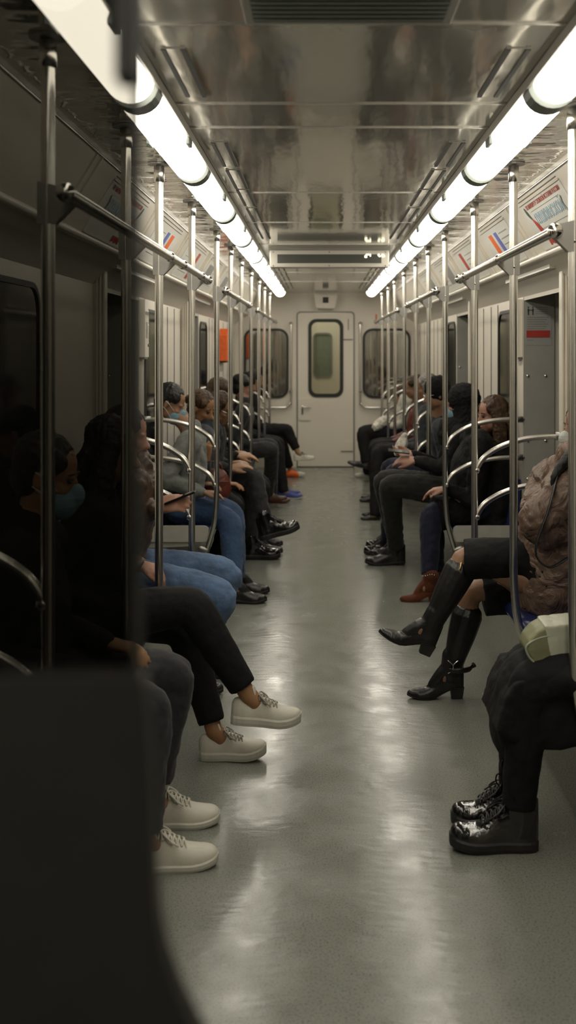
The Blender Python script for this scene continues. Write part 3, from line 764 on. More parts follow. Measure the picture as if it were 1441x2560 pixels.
bm = NB(); box(bm, (lx_(352) - .0035, yl - .002, zs), (lx_(352), yl + .010, 2.27)); obj('edge_seal', bm, 'rubber', r)
bm = NB(); box(bm, (lx_(288), yl - .006, lz_(206)), (lx_(352), yl + .016, 2.27), .003); obj('door_runner', bm, 'black', r)  # added dark bar at the top of the stand-in pane
# ------------------------------------------------------------------ people
def basis(f, up=(0, 0, 1)):
    f = V(f).normalized(); up = V(up); s = up.cross(f).normalized(); u = f.cross(s).normalized()
    return f, s, u      # forward, left-hand side, up
def add_hand(bm, W, D, N, side_sign=1, curl=.5, scale=1.0, spread=.5, thumb=.6):
    """wrist W, pointing D, palm faces N; side_sign gives the thumb side"""
    D = V(D).normalized(); N = V(N); N = (N - D * N.dot(D)).normalized(); S = D.cross(N) * side_sign
    k = scale
    tube(bm, [W - D * .02 * k, W + D * .02 * k, W + D * .055 * k, W + D * .088 * k], [(.026 * k, .019 * k), (.033 * k, .018 * k), (.041 * k, .016 * k), (.040 * k, .012 * k)], 12, 3, side=S)
    for i, (off, ln) in enumerate(((.030, .070), (.010, .078), (-.010, .072), (-.029, .057))):
        p = W + D * (.082 - .006 * (i == 3)) * k + S * off * k; d = (D + S * (off * spread * 3)).normalized(); pts = [p - D * .02 * k, p]; a = curl * (1 + .12 * i)
        for j, fr in enumerate((.45, .32, .23)):
            ang = a * (1.0, 1.1, .8)[j]
            d = (d * math.cos(ang) + N * math.sin(ang)).normalized(); N2 = N
            p = p + d * ln * fr * k; pts.append(p)
        tube(bm, pts, [.0095 * k, .0092 * k, .0085 * k, .008 * k, .0068 * k], 8, 2)
    t0 = W + D * .022 * k + S * .026 * k; d = (D * .75 + S * .65 * thumb + N * .35).normalized(); d2 = (D * .9 + S * .1 + N * .35).normalized()
    tube(bm, [t0 - d * .01, t0 + d * .035 * k, t0 + d * .035 * k + d2 * .026 * k, t0 + d * .035 * k + d2 * .048 * k], [.014 * k, .0115 * k, .010 * k, .008 * k], 8, 3)
def add_head(bm, c, f, s, u, k=1.0):
    A = (f, s, u)
    def q(a, b, d): return c + f * a * k + s * b * k + u * d * k
    def R(a, b, d): return (a * k, b * k, d * k)
    ellip(bm, q(-.012, 0, .032), A, R(.092, .072, .082), 20, 14)
    ellip(bm, q(.022, 0, -.030), A, R(.066, .058, .082), 18, 12)
    ellip(bm, q(.050, 0, -.083), A, R(.034, .030, .026), 12, 8)           # chin
    for e in (-1, 1):
        ellip(bm, q(.018, e * .040, -.058), A, R(.040, .020, .034), 10, 8)   # jaw corner
        ellip(bm, q(.060, e * .033, -.028), A, R(.020, .020, .018), 10, 8)   # cheek
        ellip(bm, q(.071, e * .026, .016), A, R(.013, .022, .008), 10, 6)    # brow
        ellip(bm, q(-.010, e * .073, -.012), A, R(.017, .008, .030), 10, 8)  # ear
    tube(bm, [q(.078, 0, .010), q(.092, 0, -.014), q(.107, 0, -.034), q(.096, 0, -.040)], [.008 * k, .009 * k, .0125 * k, .010 * k], 8, 3)
    for e in (-1, 1): ellip(bm, q(.090, e * .011, -.037), A, R(.010, .007, .007), 8, 6)
    ellip(bm, q(.084, 0, -.060), A, R(.010, .022, .006), 10, 6)
    ellip(bm, q(.083, 0, -.069), A, R(.010, .019, .006), 10, 6)
def shoe(body, H, T, kind, m, name='shoe', up=(0, 0, 1), solem='sole', shaft_to=None, wk=1.0, lacem='lace', label=None, hi=1.0):
    """H: heel on the sole line, T: toe tip on the sole line"""
    H = V(H); T = V(T); L = (T - H).length; D = (T - H).normalized(); S = V(up).cross(D).normalized(); U = D.cross(S).normalized()
    q = L / .27
    def pt(x, y, z): return H + D * (x * L) + S * (y * q * wk) + U * (z * q)
    if kind == 'sneaker': th = .034; hl = 0
    elif kind == 'lowsneaker': th = .022; hl = 0
    elif kind == 'doc': th = .032; hl = .0
    elif kind == 'boot': th = .018; hl = .012
    elif kind == 'heel': th = .006; hl = .050
    else: th = .016; hl = .006
    def lift(x): 
        if not hl: return 0
        t = min(1, max(0, (x - .12) / .50)); return hl * (1 - (t * t * (3 - 2 * t)))
    def toe_up(x): return (.022 if kind == 'sneaker' else .014) * max(0, (x - .66) / .34) ** 2
    xs = [0, .04, .10, .2, .3, .4, .5, .6, .7, .8, .88, .94, .98, 1.0]
    wd = [.012, .025, .031, .034, .033, .034, .038, .044, .047, .046, .041, .033, .022, .010]
    if kind in ('heel', 'boot'): wd[-4:] = [.033, .026, .017, .007]
    # sole
    sole = NB(); R = []
    for x, w in zip(xs, wd):
        w = w + (.004 if kind in ('sneaker', 'doc', 'lowsneaker') else .001); z0 = lift(x) + toe_up(x); rr = []
        for yy, zz in ((-w * .93, 0), (-w, th * .35), (-w, th * .8), (-w * .9, th), (w * .9, th), (w, th * .8), (w, th * .35), (w * .93, 0)): rr.append(sole.verts.new(pt(x, yy, z0 + zz)))
        R.append(rr)
    for A, B in zip(R, R[1:]):
        for j in range(8): k = (j + 1) % 8; sole.faces.new((A[j], B[j], B[k], A[k]))
    sole.faces.new(R[0]); sole.faces.new(R[-1][::-1])
    # upper
    tops = {'sneaker': [.056, .074, .078, .064, .062, .082, .078, .064, .052, .044, .038, .030, .020, .008],
            'lowsneaker': [.052, .068, .074, .070, .076, .084, .076, .062, .050, .042, .036, .028, .018, .006],
            'doc': [.12, .13, .13, .13, .12, .105, .085, .066, .056, .052, .048, .040, .028, .010],
            'boot': [.11, .12, .125, .125, .115, .098, .078, .062, .050, .043, .036, .028, .018, .008],
            'heel': [.10, .11, .115, .115, .108, .092, .074, .056, .045, .038, .032, .025, .016, .008],
            'plain': [.055, .065, .070, .068, .070, .072, .062, .052, .044, .038, .033, .026, .018, .007]}[kind]
    up_ = NB(); R = []; n = 15
    for x, w, h in zip(xs, wd, tops):
        z0 = lift(x) + toe_up(x) + th * .7; rr = []; h = h * (1 if x > .5 else hi)
        for i in range(n):
            a = math.pi * i / (n - 1); cx_ = math.cos(a); sn = math.sin(a)
            yy = w * (abs(cx_) ** .75) * (1 if cx_ > 0 else -1); yy *= (1 - .25 * (sn ** 2) * (1 if h > .06 else .4))
            rr.append(up_.verts.new(pt(x, yy, z0 + h * (sn ** .8))))
        R.append(rr)
    for A, B in zip(R, R[1:]):
        for j in range(n - 1): up_.faces.new((A[j], B[j], B[j + 1], A[j + 1]))
        up_.faces.new((A[0], A[-1], B[-1], B[0]))
    up_.faces.new(R[0]); up_.faces.new(R[-1][::-1])
    if kind in ('boot', 'doc', 'heel'):
        lf = lift(.25)
        tube(up_, [pt(.24, 0, .06 + lf), pt(.26, 0, .105 + lf), pt(.23, 0, .16 + lf)], [.036 * q, .038 * q, .042 * q], 14, 3)
        tube(up_, [pt(.26, 0, .105 + lf), pt(.40, 0, .088 + lift(.40)), pt(.54, 0, .056 + lift(.54))], [.037 * q, .032 * q, .027 * q], 12, 3)
    if shaft_to is not None:
        a0 = pt(.20, 0, .10 + lift(.2)); K = V(shaft_to)
        if kind == 'kneeboot': pass
        tube(up_, [pt(.22, 0, .06 + lift(.2)), a0, a0.lerp(K, .25), a0.lerp(K, .6), K], [(.040, .046), (.041, .045), (.046, .050), (.058, .062), (.064, .070)] if (K - a0).length > .2 else [(.040, .046), (.042, .046), (.045, .048), (.047, .05), (.048, .052)], 14, 4, side=S, round_ends=True)
    me = remesh(up_, .0045, 2)
    o = obj(name, me, m, body, True)
    if label: o['label'] = label
    obj('sole', sole, solem, o, False)
    if kind in ('heel', 'boot') :
        hb = NB(); hh = (hl + th) 
        prism_pts = []
        A = [hb.verts.new(pt(x, y, z)) for x, y, z in ((.0, -.028, hh), (.0, .028, hh), (.24, .030, hh * .92), (.24, -.030, hh * .92))]
        drop = .0 if kind == 'boot' else .0
        B = [hb.verts.new(pt(x, y, z)) for x, y, z in ((.03, -.024, drop), (.03, .024, drop), (.22, .024, drop), (.22, -.024, drop))]
        hb.faces.new(A); hb.faces.new(B[::-1])
        for i in range(4): j = (i + 1) % 4; hb.faces.new((A[i], B[i], B[j], A[j]))
        obj('heel_block', hb, solem, o)
    if kind in ('sneaker', 'lowsneaker', 'doc'):
        lc = NB(); 
        rows = 6
        for i in range(rows):
            x = .36 + .05 * i
            z = th * .7 + (tops[5] + (tops[8] - tops[5]) * (x - .4) / .3) + .001
            tube(lc, [pt(x, -.022, z - .008), pt(x + .012, -.009, z + .003), pt(x + .03, .012, z + .0), pt(x + .04, .024, z - .012)], .0028 * q, 6, 3)
            tube(lc, [pt(x, .022, z - .008), pt(x + .012, .009, z + .004), pt(x + .03, -.012, z + .001), pt(x + .04, -.024, z - .012)], .0028 * q, 6, 3)
        z = th * .7 + tops[5] + .006
        for e in (-1, 1):
            tube(lc, [pt(.38, 0, z), pt(.40, e * .026, z + .006), pt(.50, e * .042, z - .018), pt(.47, e * .030, z - .022), pt(.39, e * .004, z)], .003 * q, 6, 4)
            tube(lc, [pt(.38, 0, z), pt(.44, e * .030, z - .008), pt(.56, e * .036, z - .030)], .0028 * q, 6, 3)
        obj('laces', lc, lacem, o, True)
        if kind != 'doc' and kind != 'x':
            tg = NB(); tube(tg, [pt(.36, 0, th + .06), pt(.32, 0, th + .088), pt(.29, 0, th + .108 * (1.0 if kind == 'sneaker' else .92))], [(.022 * q, .006), (.024 * q, .006), (.018 * q, .005)], 10, 3, side=S); obj('tongue', tg, m, o, True)
    ank = H + D * (.22 * L) + U * ((.075 + th + lift(.2)) * q)
    return o, ank
HS = .085
def person(s, d, label, torso='blackcloth', legs='blackcloth', skin='skin', hair=('short', 'hairbrown'), lean=.05, back=.0, head=None, face=None,
           kneeN=None, kneeF=None, shoes=None, armN=None, armF=None, mask=None, cuff=-.03, coat=0, jx=None, puffy=False, vox=.010, hood=None, eyes=False, skirt=None,
           hipx=.955, legr=1.0, bare=False, lump=.02, glasses=False, torsok=1.0, skirtm=None, shoulder=1.0):
    """s: -1 left bench / 1 right bench; facing the aisle. N = nearer to the viewer (smaller y)."""
    fw = V((-s, 0, 0)); near = V((0, -1, 0))
    hip = V((s * hipx, d, .535))
    def L(f, n, z): return V((s * (hipx - f), d - n, z))
    if head is None: head = L(lean + .06 + back, 0, 1.175)
    head = V(head)
    face = V(face) if face is not None else fw + V((0, 0, -.25))
    hf, hs, hu = basis(face)
    neck0 = V((L(lean + back * .8, 0, 0).x, head.y * .6 + d * .4, 1.00 * shoulder)); chest = V((L(lean * .5 + back * .4, 0, 0).x, d, .80))
    ds = .175 * torsok
    shN = neck0 + near * ds + V((0, 0, -.045)); shF = neck0 - near * ds + V((0, 0, -.045))
    kneeN = V(kneeN) if kneeN is not None else L(.43, .10, .50); kneeF = V(kneeF) if kneeF is not None else L(.43, -.10, .50)
    hN = hip + near * .09; hF = hip - near * .09
    b = NB()
    add_head(b, head, hf, hs, hu)
    tube(b, [neck0 - V((0, 0, .03)), neck0.lerp(head, .35) + V((0, 0, .0)), head - hu * .045 - hf * .012], [.058, .052, .052], 12, 3)
    tube(b, [hip, chest, neck0 + V((0, 0, -.03))], [(.15, .10), (.145, .10), (.12, .07)], 16, 4, side=near)
    arms = []
    for key, sh, A in (('N', shN, armN), ('F', shF, armF)):
        sg = 1 if key == 'N' else -1
        if A is None:
            el = sh + fw * .06 + near * sg * .05 + V((0, 0, -.27)); wr = L(.30, sg * .10, .60)
            A = dict(wrist=wr, dir=fw + near * (-sg) * .2 + V((0, 0, -.15)), n=V((0, 0, -1)), curl=.35)
        wr = V(A['wrist']); el = V(A['elbow']) if 'elbow' in A else None
        if el is None:
            mid = sh.lerp(wr, .5); dist = (wr - sh).length; h = math.sqrt(max(.0025, .27 ** 2 - (dist / 2) ** 2))
            dn = V((0, 0, -1)) + near * sg * .35 - fw * .4; ax = (wr - sh).normalized(); dn = (dn - ax * dn.dot(ax)).normalized(); el = mid + dn * h
        tube(b, [neck0 + (sh - neck0) * .6, sh, el, wr], [.05, .046, .036, .026], 12, 4)
        add_hand(b, wr, V(A['dir']), V(A['n']), A.get('thumb', 1), A.get('curl', .4), A.get('k', 1.0))
        arms.append((sh, el, wr))
    lg = []
    for kn, hp, sp in ((kneeN, hN, shoes[0] if shoes else None), (kneeF, hF, shoes[1] if shoes else None)):
        if sp is None:
            H_ = V((kn.x + s * .10, kn.y, 0)); sp = dict(H=H_, T=H_ + fw * .27, kind='boot', m='bleather', solem='blackrubber')
        H_, T_ = V(sp['H']), V(sp['T']); q = (T_ - H_).length / .27; D_ = (T_ - H_).normalized(); S_ = V(sp.get('up', (0, 0, 1))).cross(D_).normalized(); U_ = D_.cross(S_).normalized()
        hl = {'heel': .056, 'sneaker': .034, 'doc': .032, 'boot': .03}.get(sp['kind'], .022)
        ank = H_ + D_ * (T_ - H_).length * .23 + U_ * (.075 + hl) * q
        tube(b, [hp, hp.lerp(kn, .5), kn, kn.lerp(ank, .35), kn.lerp(ank, .8), ank], [.075 * legr, .066 * legr, .050 * legr, .050 * legr, .034 * legr, .033 * legr], 12, 4)
        tube(b, [ank, ank - U_ * .03 * q + D_ * .03, ank - U_ * .05 * q + D_ * .02], [.033, .031, .024], 10, 2)
        lg.append((hp, kn, ank, U_, D_, sp))
    me = remesh(b, min(vox, .0075) if vox < .011 else vox, 2)
    body = obj('person', me, skin, None, True, origin=(hip.x, hip.y, 0))
    tag(body, label, 'person')
    # trousers
    t = NB()
    tube(t, [hip + near * .13 + V((0, 0, .02)), hip - near * .13 + V((0, 0, .02))], [(.12, .115), (.12, .115)], 14, 1)
    R = [.100 * legr, .088 * legr, .074 * legr, .068 * legr, .058 * legr, .052 * legr]
    for hp, kn, ank, U_, D_, sp in lg:
        c = sp.get('cuff', cuff); end = ank + (kn - ank).normalized() * c
        bend = (kn - hp).normalized() - (ank - kn).normalized()
        kk = kn - V((0, 0, .012)) * 0
        tube(t, [hp, hp.lerp(kn, .5) + V((0, 0, .01)), kk - (kn - hp).normalized() * .03, kn.lerp(end, .12), kn.lerp(end, .5), end], [R[0], R[1], R[2], R[2] * .99, R[3] * .93, R[5]], 14, 5, round_ends=False)
    if legs: obj('trousers', remesh(t, vox, 3, lump * .6, .09), legs, body, True)
    else: t.free()
    # shoes
    for hp, kn, ank, U_, D_, sp in lg:
        shoe(body, sp['H'], sp['T'], sp['kind'], sp['m'], sp.get('name', 'shoe'), sp.get('up', (0, 0, 1)), sp.get('solem', 'sole'), sp.get('shaft'), sp.get('wk', 1.0), sp.get('lacem', 'lace'), sp.get('label'), sp.get('hi', 1.0))
    # jacket
    j = NB(); g = (.03 if puffy else 0) * torsok
    tk = torsok
    tube(j, [hip + V((0, 0, -.02)) + fw * .02, hip + V((0, 0, .12)), chest + V((0, 0, .0)), neck0 + V((0, 0, -.085)), neck0 + V((0, 0, -.01))], [(.185 * tk + g, .135 * tk + g), (.185 * tk + g, .14 * tk + g), (.185 * tk + g, .135 * tk + g), (.18 * tk + g, .10 + g), (.085 + g * .3, .075)], 18, 4, side=near)
    for sh, el, wr in arms:
        w2 = wr + (el - wr).normalized() * .012
        tube(j, [neck0 + (sh - neck0) * .45 + V((0, 0, -.02)), sh, sh.lerp(el, .5), el, el.lerp(w2, .55), w2], [.072 + g, .078 + g, .064 + g, .058 + g, .050 + g, .041 + g * .6], 14, 4)
    tube(j, [neck0 + V((0, 0, -.02)), neck0 + V((0, 0, .035))], [.078, .070], 14, 1)
    if hood: 
        tube(j, [neck0 + V((0, 0, -.02)), neck0 + V((0, 0, .06)), head - hu * .02 - hf * .04], [.09, .085, .085], 14, 3)
    if coat:
        for hp, kn, *_ in lg: tube(j, [hp, hp.lerp(kn, coat * .5), hp.lerp(kn, coat)], [.135, .125, .11], 14, 3, round_ends=False)
        tube(j, [lg[0][0], lg[1][0]], .13, 14, 1); tube(j, [lg[0][0].lerp(lg[0][1], coat * .6), lg[1][0].lerp(lg[1][1], coat * .6)], .11, 14, 1)
    for pts_, rad_ in (jx or []): tube(j, pts_, rad_, 16, 4)
    me = remesh(j, vox, 3, lump * (1.6 if puffy else 1), .07 if puffy else .10)
    obj('jacket', me, torso, body, True)
    # hair / headwear
    kind, hm = hair
    A = (hf, hs, hu)
    def q(a, c_, e): return head + hf * a + hs * c_ + hu * e
    h = NB()
    if kind in ('short', 'bun', 'long', 'bob', 'side'):
        ellip(h, q(-.026, 0, .046), A, (.094, .083, .085), 20, 14); ellip(h, q(-.050, 0, -.005), A, (.062, .078, .078), 16, 12)
        for e in (-1, 1): ellip(h, q(.012, e * .058, .05), A, (.052, .022, .040), 12, 8)
    if kind == 'bun': ball(h, q(-.125, 0, .02), .035); tube(h, [q(-.05, 0, .02), q(-.12, 0, .02)], [.05, .03], 10, 2)
    if kind in ('long', 'bob'):
        ln = .34 if kind == 'long' else .12
        for e in (-1, 1):
            tube(h, [q(.0, e * .068, .04), q(-.005, e * .082, -.04), q(.0, e * .09, -.12) , q(.02, e * .10, -.12 - ln * .5), q(.03, e * .10, -.12 - ln)], [(.040, .022), (.046, .026), (.048, .03), (.05, .03), (.03, .015)], 10, 4, side=hf)
        tube(h, [q(-.07, 0, .0), q(-.09, 0, -.10), q(-.09, 0, -.12 - ln * .7)], [(.075, .035), (.085, .04), (.08, .03)], 12, 4, side=hs)
    if kind == 'beanie':
        ellip(h, q(-.018, 0, .052), A, (.100, .088, .085), 20, 14); tube(h, [q(-.02, 0, .022), q(-.02, 0, .052)], [(.103, .091)] * 2, 18, 1, side=hf)
    if kind == 'hood':
        ellip(h, q(-.035, 0, .030), A, (.118, .112, .118), 20, 14); ellip(h, q(-.038, 0, -.055), A, (.112, .112, .125), 18, 12)
        tube(h, [q(-.035, 0, -.06), q(-.03, 0, -.13), neck0 + V((0, 0, -.04))], [.112, .125, .16], 14, 3)
    if kind == 'short' and False: pass
    me = remesh(h, min(vox, .0065), 1, .012, .022)
    obj({'beanie': 'knit_hat', 'hood': 'hood'}.get(kind, 'hair'), me, hm, body, True)
    if mask:
        mk = NB(); ellip(mk, q(.052, 0, -.068), A, (.058, .060, .056), 18, 12); ellip(mk, q(.090, 0, -.042), A, (.034, .030, .040), 12, 8)
        o = obj('face_mask', remesh(mk, .006, 2), mask, body, True)
        ml = NB()
        for e in (-1, 1):
            tube(ml, [q(.05, e * .058, -.030), q(.01, e * .078, .0), q(-.018, e * .084, .012)], .0022, 6, 3); tube(ml, [q(.05, e * .058, -.080), q(.01, e * .075, -.045), q(-.018, e * .084, -.03)], .0022, 6, 3)
        obj('ear_loops', ml, 'maskw', o, True)
    if eyes:
        for e in (-1, 1):
            m_ = NB(); ellip(m_, q(.0745, e * .030, .001), A, (.008, .014, .0055), 10, 8); obj('eye', m_, 'hairblack', body, True)
            m_ = NB(); tube(m_, [q(.077, e * .014, .022), q(.082, e * .028, .027), q(.070, e * .046, .022)], .0030, 6, 3); obj('eyebrow', m_, 'hairchest', body, True)
        if not mask:
            m_ = NB(); ellip(m_, q(.0875, 0, -.0645), A, (.0085, .020, .0065), 10, 8); obj('lips', m_, 'lip', body, True)
    if glasses:
        m_ = NB()
        for e in (-1, 1):
            tube(m_, [q(.094, e * (.032 + .020 * math.cos(a)), .0 + .016 * math.sin(a)) for a in [i * math.pi / 5 for i in range(11)]], .0018, 6, 1); tube(m_, [q(.092, e * .05, .004), q(.0, e * .078, .004)], .002, 6, 1)
        tube(m_, [q(.097, -.012, .004), q(.097, .012, .004)], .002, 6, 1); obj('glasses', m_, 'chrome', body, True)
    body['_hip'] = 0; del body['_hip']
    return body, dict(head=head, neck=neck0, shN=shN, shF=shF, hip=hip, arms=arms, legs=lg)
def phone(c, D, S, label, cat='phone', L=.145, W=.072):
    D = V(D).normalized(); S = V(S); S = (S - D * S.dot(D)).normalized(); N = D.cross(S)
    bm = NB(); box(bm, (-L / 2, -W / 2, -.004), (L / 2, W / 2, .004), .003)
    mt = Matrix((D, S, N)).transposed().to_4x4(); bm.transform(Matrix.Translation(V(c)) @ mt)
    o = obj('phone', bm, 'phone', None, origin=c); tag(o, label, cat)
    bm = NB(); box(bm, (-L / 2 + .006, -W / 2 + .004, .0042), (L / 2 - .006, W / 2 - .004, .005)); bm.transform(Matrix.Translation(V(c)) @ mt); obj('phone_screen', bm, 'glassdark', o)
    return o
LX = V((1, 0, 0)); UP = V((0, 0, 1)); NR = V((0, -1, 0))
def sh(h, t, d, kind, m, **k): return dict(H=P(*h, d), T=P(*t, d + k.pop('dt', 0)), kind=kind, m=m, **k)
def gd(py): return 1.55 * F / (py - VY)
# ---- left bench
# 1 nearest, cream sneakers
person(-1, 3.22, 'person in washed black jeans and cream low sneakers, nearest on the left',
       torso='blackcloth', legs='denimblack', hair=('short', 'hairblack'), mask='mask', lean=.02, eyes=True,
       kneeN=V((-.575, 3.20, .50)), kneeF=V((-.54, 3.50, .50)), vox=.009,
       shoes=[dict(H=V((-.645, 3.20, 0)), T=V((-.372, 3.26, 0)), kind='lowsneaker', m='white shoe', name='sneaker', cuff=.02, lacem='white shoe'),
              dict(H=V((-.665, 3.50, 0)), T=V((-.392, 3.54, 0)), kind='lowsneaker', m='white shoe', name='sneaker', cuff=.05, lacem='white shoe')],
       armN=dict(wrist=V((-.72, 3.06, .62)), dir=LX + V((0, .2, -.2)), n=-UP, curl=.5, thumb=-1), armF=dict(wrist=V((-.72, 3.34, .64)), dir=LX + V((0, -.3, -.1)), n=-UP, curl=.5), skin='skin3')
# 2 crossed legs, white chunky sneakers
k2 = P(478, 1512, 3.93)
person(-1, 4.02, 'person in black leggings, legs crossed, bare ankles in white chunky sneakers',
       torso='blackcloth', legs='legging', hair=('long', 'hairblack'), lean=.06, skin='skin3', vox=.008, lump=.008,
       kneeN=k2, kneeF=P(462, 1568, 4.16), cuff=.05,
       shoes=[sh((577, 1806), (752, 1816), 3.92, 'sneaker', 'white shoe', name='sneaker', cuff=.035),
              sh((499, 1897), (667, 1893), 4.085, 'sneaker', 'white shoe', name='sneaker', cuff=.035)],
       armN=dict(wrist=P(262, 1530, 3.9), dir=LX + V((0, .1, -.1)), n=-UP, curl=.45, thumb=-1), armF=dict(wrist=P(330, 1490, 4.1), dir=LX, n=-UP, curl=.5))
# 3 faded jeans, brown leather jacket, holds a phone
person(-1, 4.86, 'person in brown leather jacket and faded blue jeans holding a phone, left bench',
       torso='brownleather', legs='denim', skin='skin2', hair=('short', 'hairblack'), lean=.10, vox=.008, legr=1.06,
       kneeN=P(556, 1488, 4.78), kneeF=P(567, 1432, 5.08), head=P(318, 1085, 4.86), hipx=.985,
       shoes=[dict(H=V((-.75, 4.84, 0)), T=V((-.50, 4.86, 0)), kind='boot', m='bleather', solem='blackrubber'), dict(H=V((-.70, 5.10, 0)), T=V((-.45, 5.12, 0)), kind='boot', m='bleather', solem='blackrubber')],
       armF=dict(wrist=P(388, 1268, 4.74), elbow=P(318, 1330, 4.95), dir=V((1, -.05, .22)), n=V((.1, .75, -.5)), curl=.42, thumb=1, k=1.08),
       armN=dict(wrist=P(352, 1412, 4.62), elbow=P(262, 1400, 4.66), dir=V((1, .0, -.32)), n=V((0, .3, -1)), curl=.6, thumb=-1, k=1.0))
phone(P(452, 1243, 4.74), V((.93, .0, .36)), V((0, 1, 0)), 'dark phone held by the person in faded blue jeans')
# 4 dark blue jeans, mask
person(-1, 6.97, 'masked person in light grey jacket and blue jeans, first past the left doorway',
       torso='greyjacket', legs='denimdark', hair=('short', 'hairblack'), lean=.06, mask='mask', vox=.009, legr=1.06,
       head=P(428, 1008, 6.97), face=V((1, -.12, -.45)), kneeN=P(576, 1303, 6.82), kneeF=P(583, 1282, 7.12),
       shoes=[sh((560, 1507), (668, 1507), 6.60, 'boot', 'bleather', solem='blackrubber'), sh((568, 1484), (675, 1484), 6.85, 'boot', 'bleather', solem='blackrubber')],
       armN=dict(wrist=P(505, 1232, 6.8), dir=LX, n=-UP, curl=.4, thumb=-1), armF=dict(wrist=P(500, 1210, 7.1), dir=LX, n=-UP, curl=.4))
# 5 woman looking down, bun
person(-1, 7.46, 'woman with tied back brown hair looking down, hand raised at her chest, left bench',
       torso='greycoat', legs='blackcloth', hair=('bun', 'hairbrown'), skin='skin3', lean=.10, vox=.009, eyes=True,
       head=P(506, 1022, 7.46), face=V((1, -.55, -.42)), kneeN=P(590, 1265, 7.38), kneeF=P(592, 1255, 7.60),
       shoes=[sh((520, 1440), (600, 1440), gd(1440), 'boot', 'bleather', solem='blackrubber'), sh((520, 1424), (600, 1424), gd(1424), 'boot', 'bleather', solem='blackrubber')],
       armN=dict(wrist=P(516, 1152, 7.05), elbow=P(500, 1205, 7.15), dir=V((.12, .1, 1)), n=V((.7, .7, 0)), curl=.55, thumb=1, k=1.05), armF=dict(wrist=P(560, 1210, 7.6), dir=LX, n=-UP))
def handbag(c, w, h, t, m, label, face=V((0, -1, 0))):
    f, s_, u = basis(face)
    bm = NB(); tube(bm, [c - u * h * .45, c - u * h * .1, c + u * h * .3, c + u * h * .48], [(w * .5, t * .5), (w * .52, t * .5), (w * .44, t * .4), (w * .36, t * .22)], 18, 4, side=s_)
    o = tag(obj('handbag', remesh(bm, .006, 2, .004, .05), m, None, True, origin=c - u * h * .5), label, 'bag')
    bm = NB(); tube(bm, [c + u * h * .45 - s_ * w * .3, c + u * h * .8 - s_ * w * .2, c + u * h * .8 + s_ * w * .2, c + u * h * .45 + s_ * w * .3], .006, 8, 5); obj('handle', bm, m, o, True)
    bm = NB(); tube(bm, [c + u * h * .1 - s_ * w * .46 + f * t * .47, c + u * h * .06 + f * t * .52, c + u * h * .1 + s_ * w * .46 + f * t * .47], .004, 6, 4); obj('seam_piping', bm, m, o, True)
    return o
handbag(P(528, 1208, 7.22), .26, .17, .10, 'redleather', 'reddish brown leather handbag on the lap behind the pole, left bench')
# 6 glasses, crossed leg with shiny boots
person(-1, 7.97, 'person in glasses and black trousers, legs crossed, shiny black lace-up boots, left bench',
       torso='charcoal', legs='charcoal', hair=('bob', 'hairchest'), skin='skin', lean=.10, vox=.009, eyes=True, glasses=True,
       head=P(553, 1022, 7.97), face=V((1, -.45, -.40)), kneeN=P(633, 1188, 7.85), kneeF=P(622, 1225, 8.05),
       shoes=[sh((652, 1352), (752, 1325), 7.75, 'doc', 'patent', name='boot', solem='blackrubber', lacem='bleather', up=(-.3, 0, 1), cuff=.03), sh((607, 1397), (702, 1397), 7.98, 'doc', 'patent', name='boot', solem='blackrubber', lacem='bleather', cuff=.03)],
       armN=dict(wrist=P(570, 1172, 7.72), dir=V((1, .1, .25)), n=V((0, .3, -1)), curl=.3, thumb=-1, k=1.2), armF=dict(wrist=P(572, 1160, 7.95), dir=V((1, 0, .2)), n=-UP, curl=.3))
# 7
person(-1, 8.44, 'person with brown hair behind the passenger in glasses, hands together, left bench',
       torso='blackcloth', legs='blackcloth', hair=('short', 'hairchest'), skin='skin3', lean=.05, vox=.010,
       head=P(552, 985, 8.44), kneeN=P(655, 1215, 8.3), kneeF=P(655, 1205, 8.5),
       shoes=[sh((615, 1385), (708, 1385), gd(1385), 'boot', 'bleather', solem='blackrubber'), sh((620, 1366), (708, 1366), gd(1366), 'boot', 'bleather', solem='blackrubber')],
       armN=dict(wrist=P(590, 1140, 8.3), elbow=P(545, 1150, 8.2), dir=V((1, .1, .05)), n=V((0, .3, -1)), curl=.35, thumb=-1, k=1.2), armF=dict(wrist=P(585, 1132, 8.5), dir=LX, n=-UP, curl=.35))
# 8
person(-1, 10.3, 'dark haired person with raised knee and brown shoes, first on the far left bench',
       torso='charcoal', legs='charcoal', hair=('short', 'hairblack'), skin='skin2', lean=.16, vox=.011,
       head=P(606, 968, 10.4), face=V((1, .2, -.2)), kneeN=P(678, 1122, 10.2), kneeF=P(680, 1112, 10.5),
       shoes=[sh((668, 1258), (726, 1256), gd(1258), 'plain', 'brownleather', solem='suede'), sh((660, 1252), (718, 1250), 10.6, 'plain', 'brownleather', solem='suede')])
person(-1, 11.4, 'person in black with one blue trainer forward, far left bench',
       torso='blackcloth', legs='blackcloth', hair=('beanie', 'blackcloth'), lean=.05, vox=.012, kneeN=P(690, 1110, 11.3), kneeF=P(695, 1105, 11.5),
       shoes=[sh((695, 1247), (758, 1247), gd(1247), 'plain', 'blueshoe'), sh((690, 1240), (752, 1238), gd(1240), 'plain', 'blueshoe')])
b9, i9 = person(-1, 12.9, 'person in black with crossed legs and white sneakers by the end wall, left side',
       torso='blackcloth', legs='blackcloth', hair=('short', 'hairblack'), lean=.05, vox=.012, kneeN=P(716, 1073, 12.8), kneeF=P(700, 1090, 13.0),
       shoes=[sh((735, 1152), (788, 1150), 12.75, 'lowsneaker', 'white shoe', name='sneaker', cuff=.05), sh((715, 1191), (764, 1191), 13.1, 'lowsneaker', 'white shoe', name='sneaker', cuff=.03)])
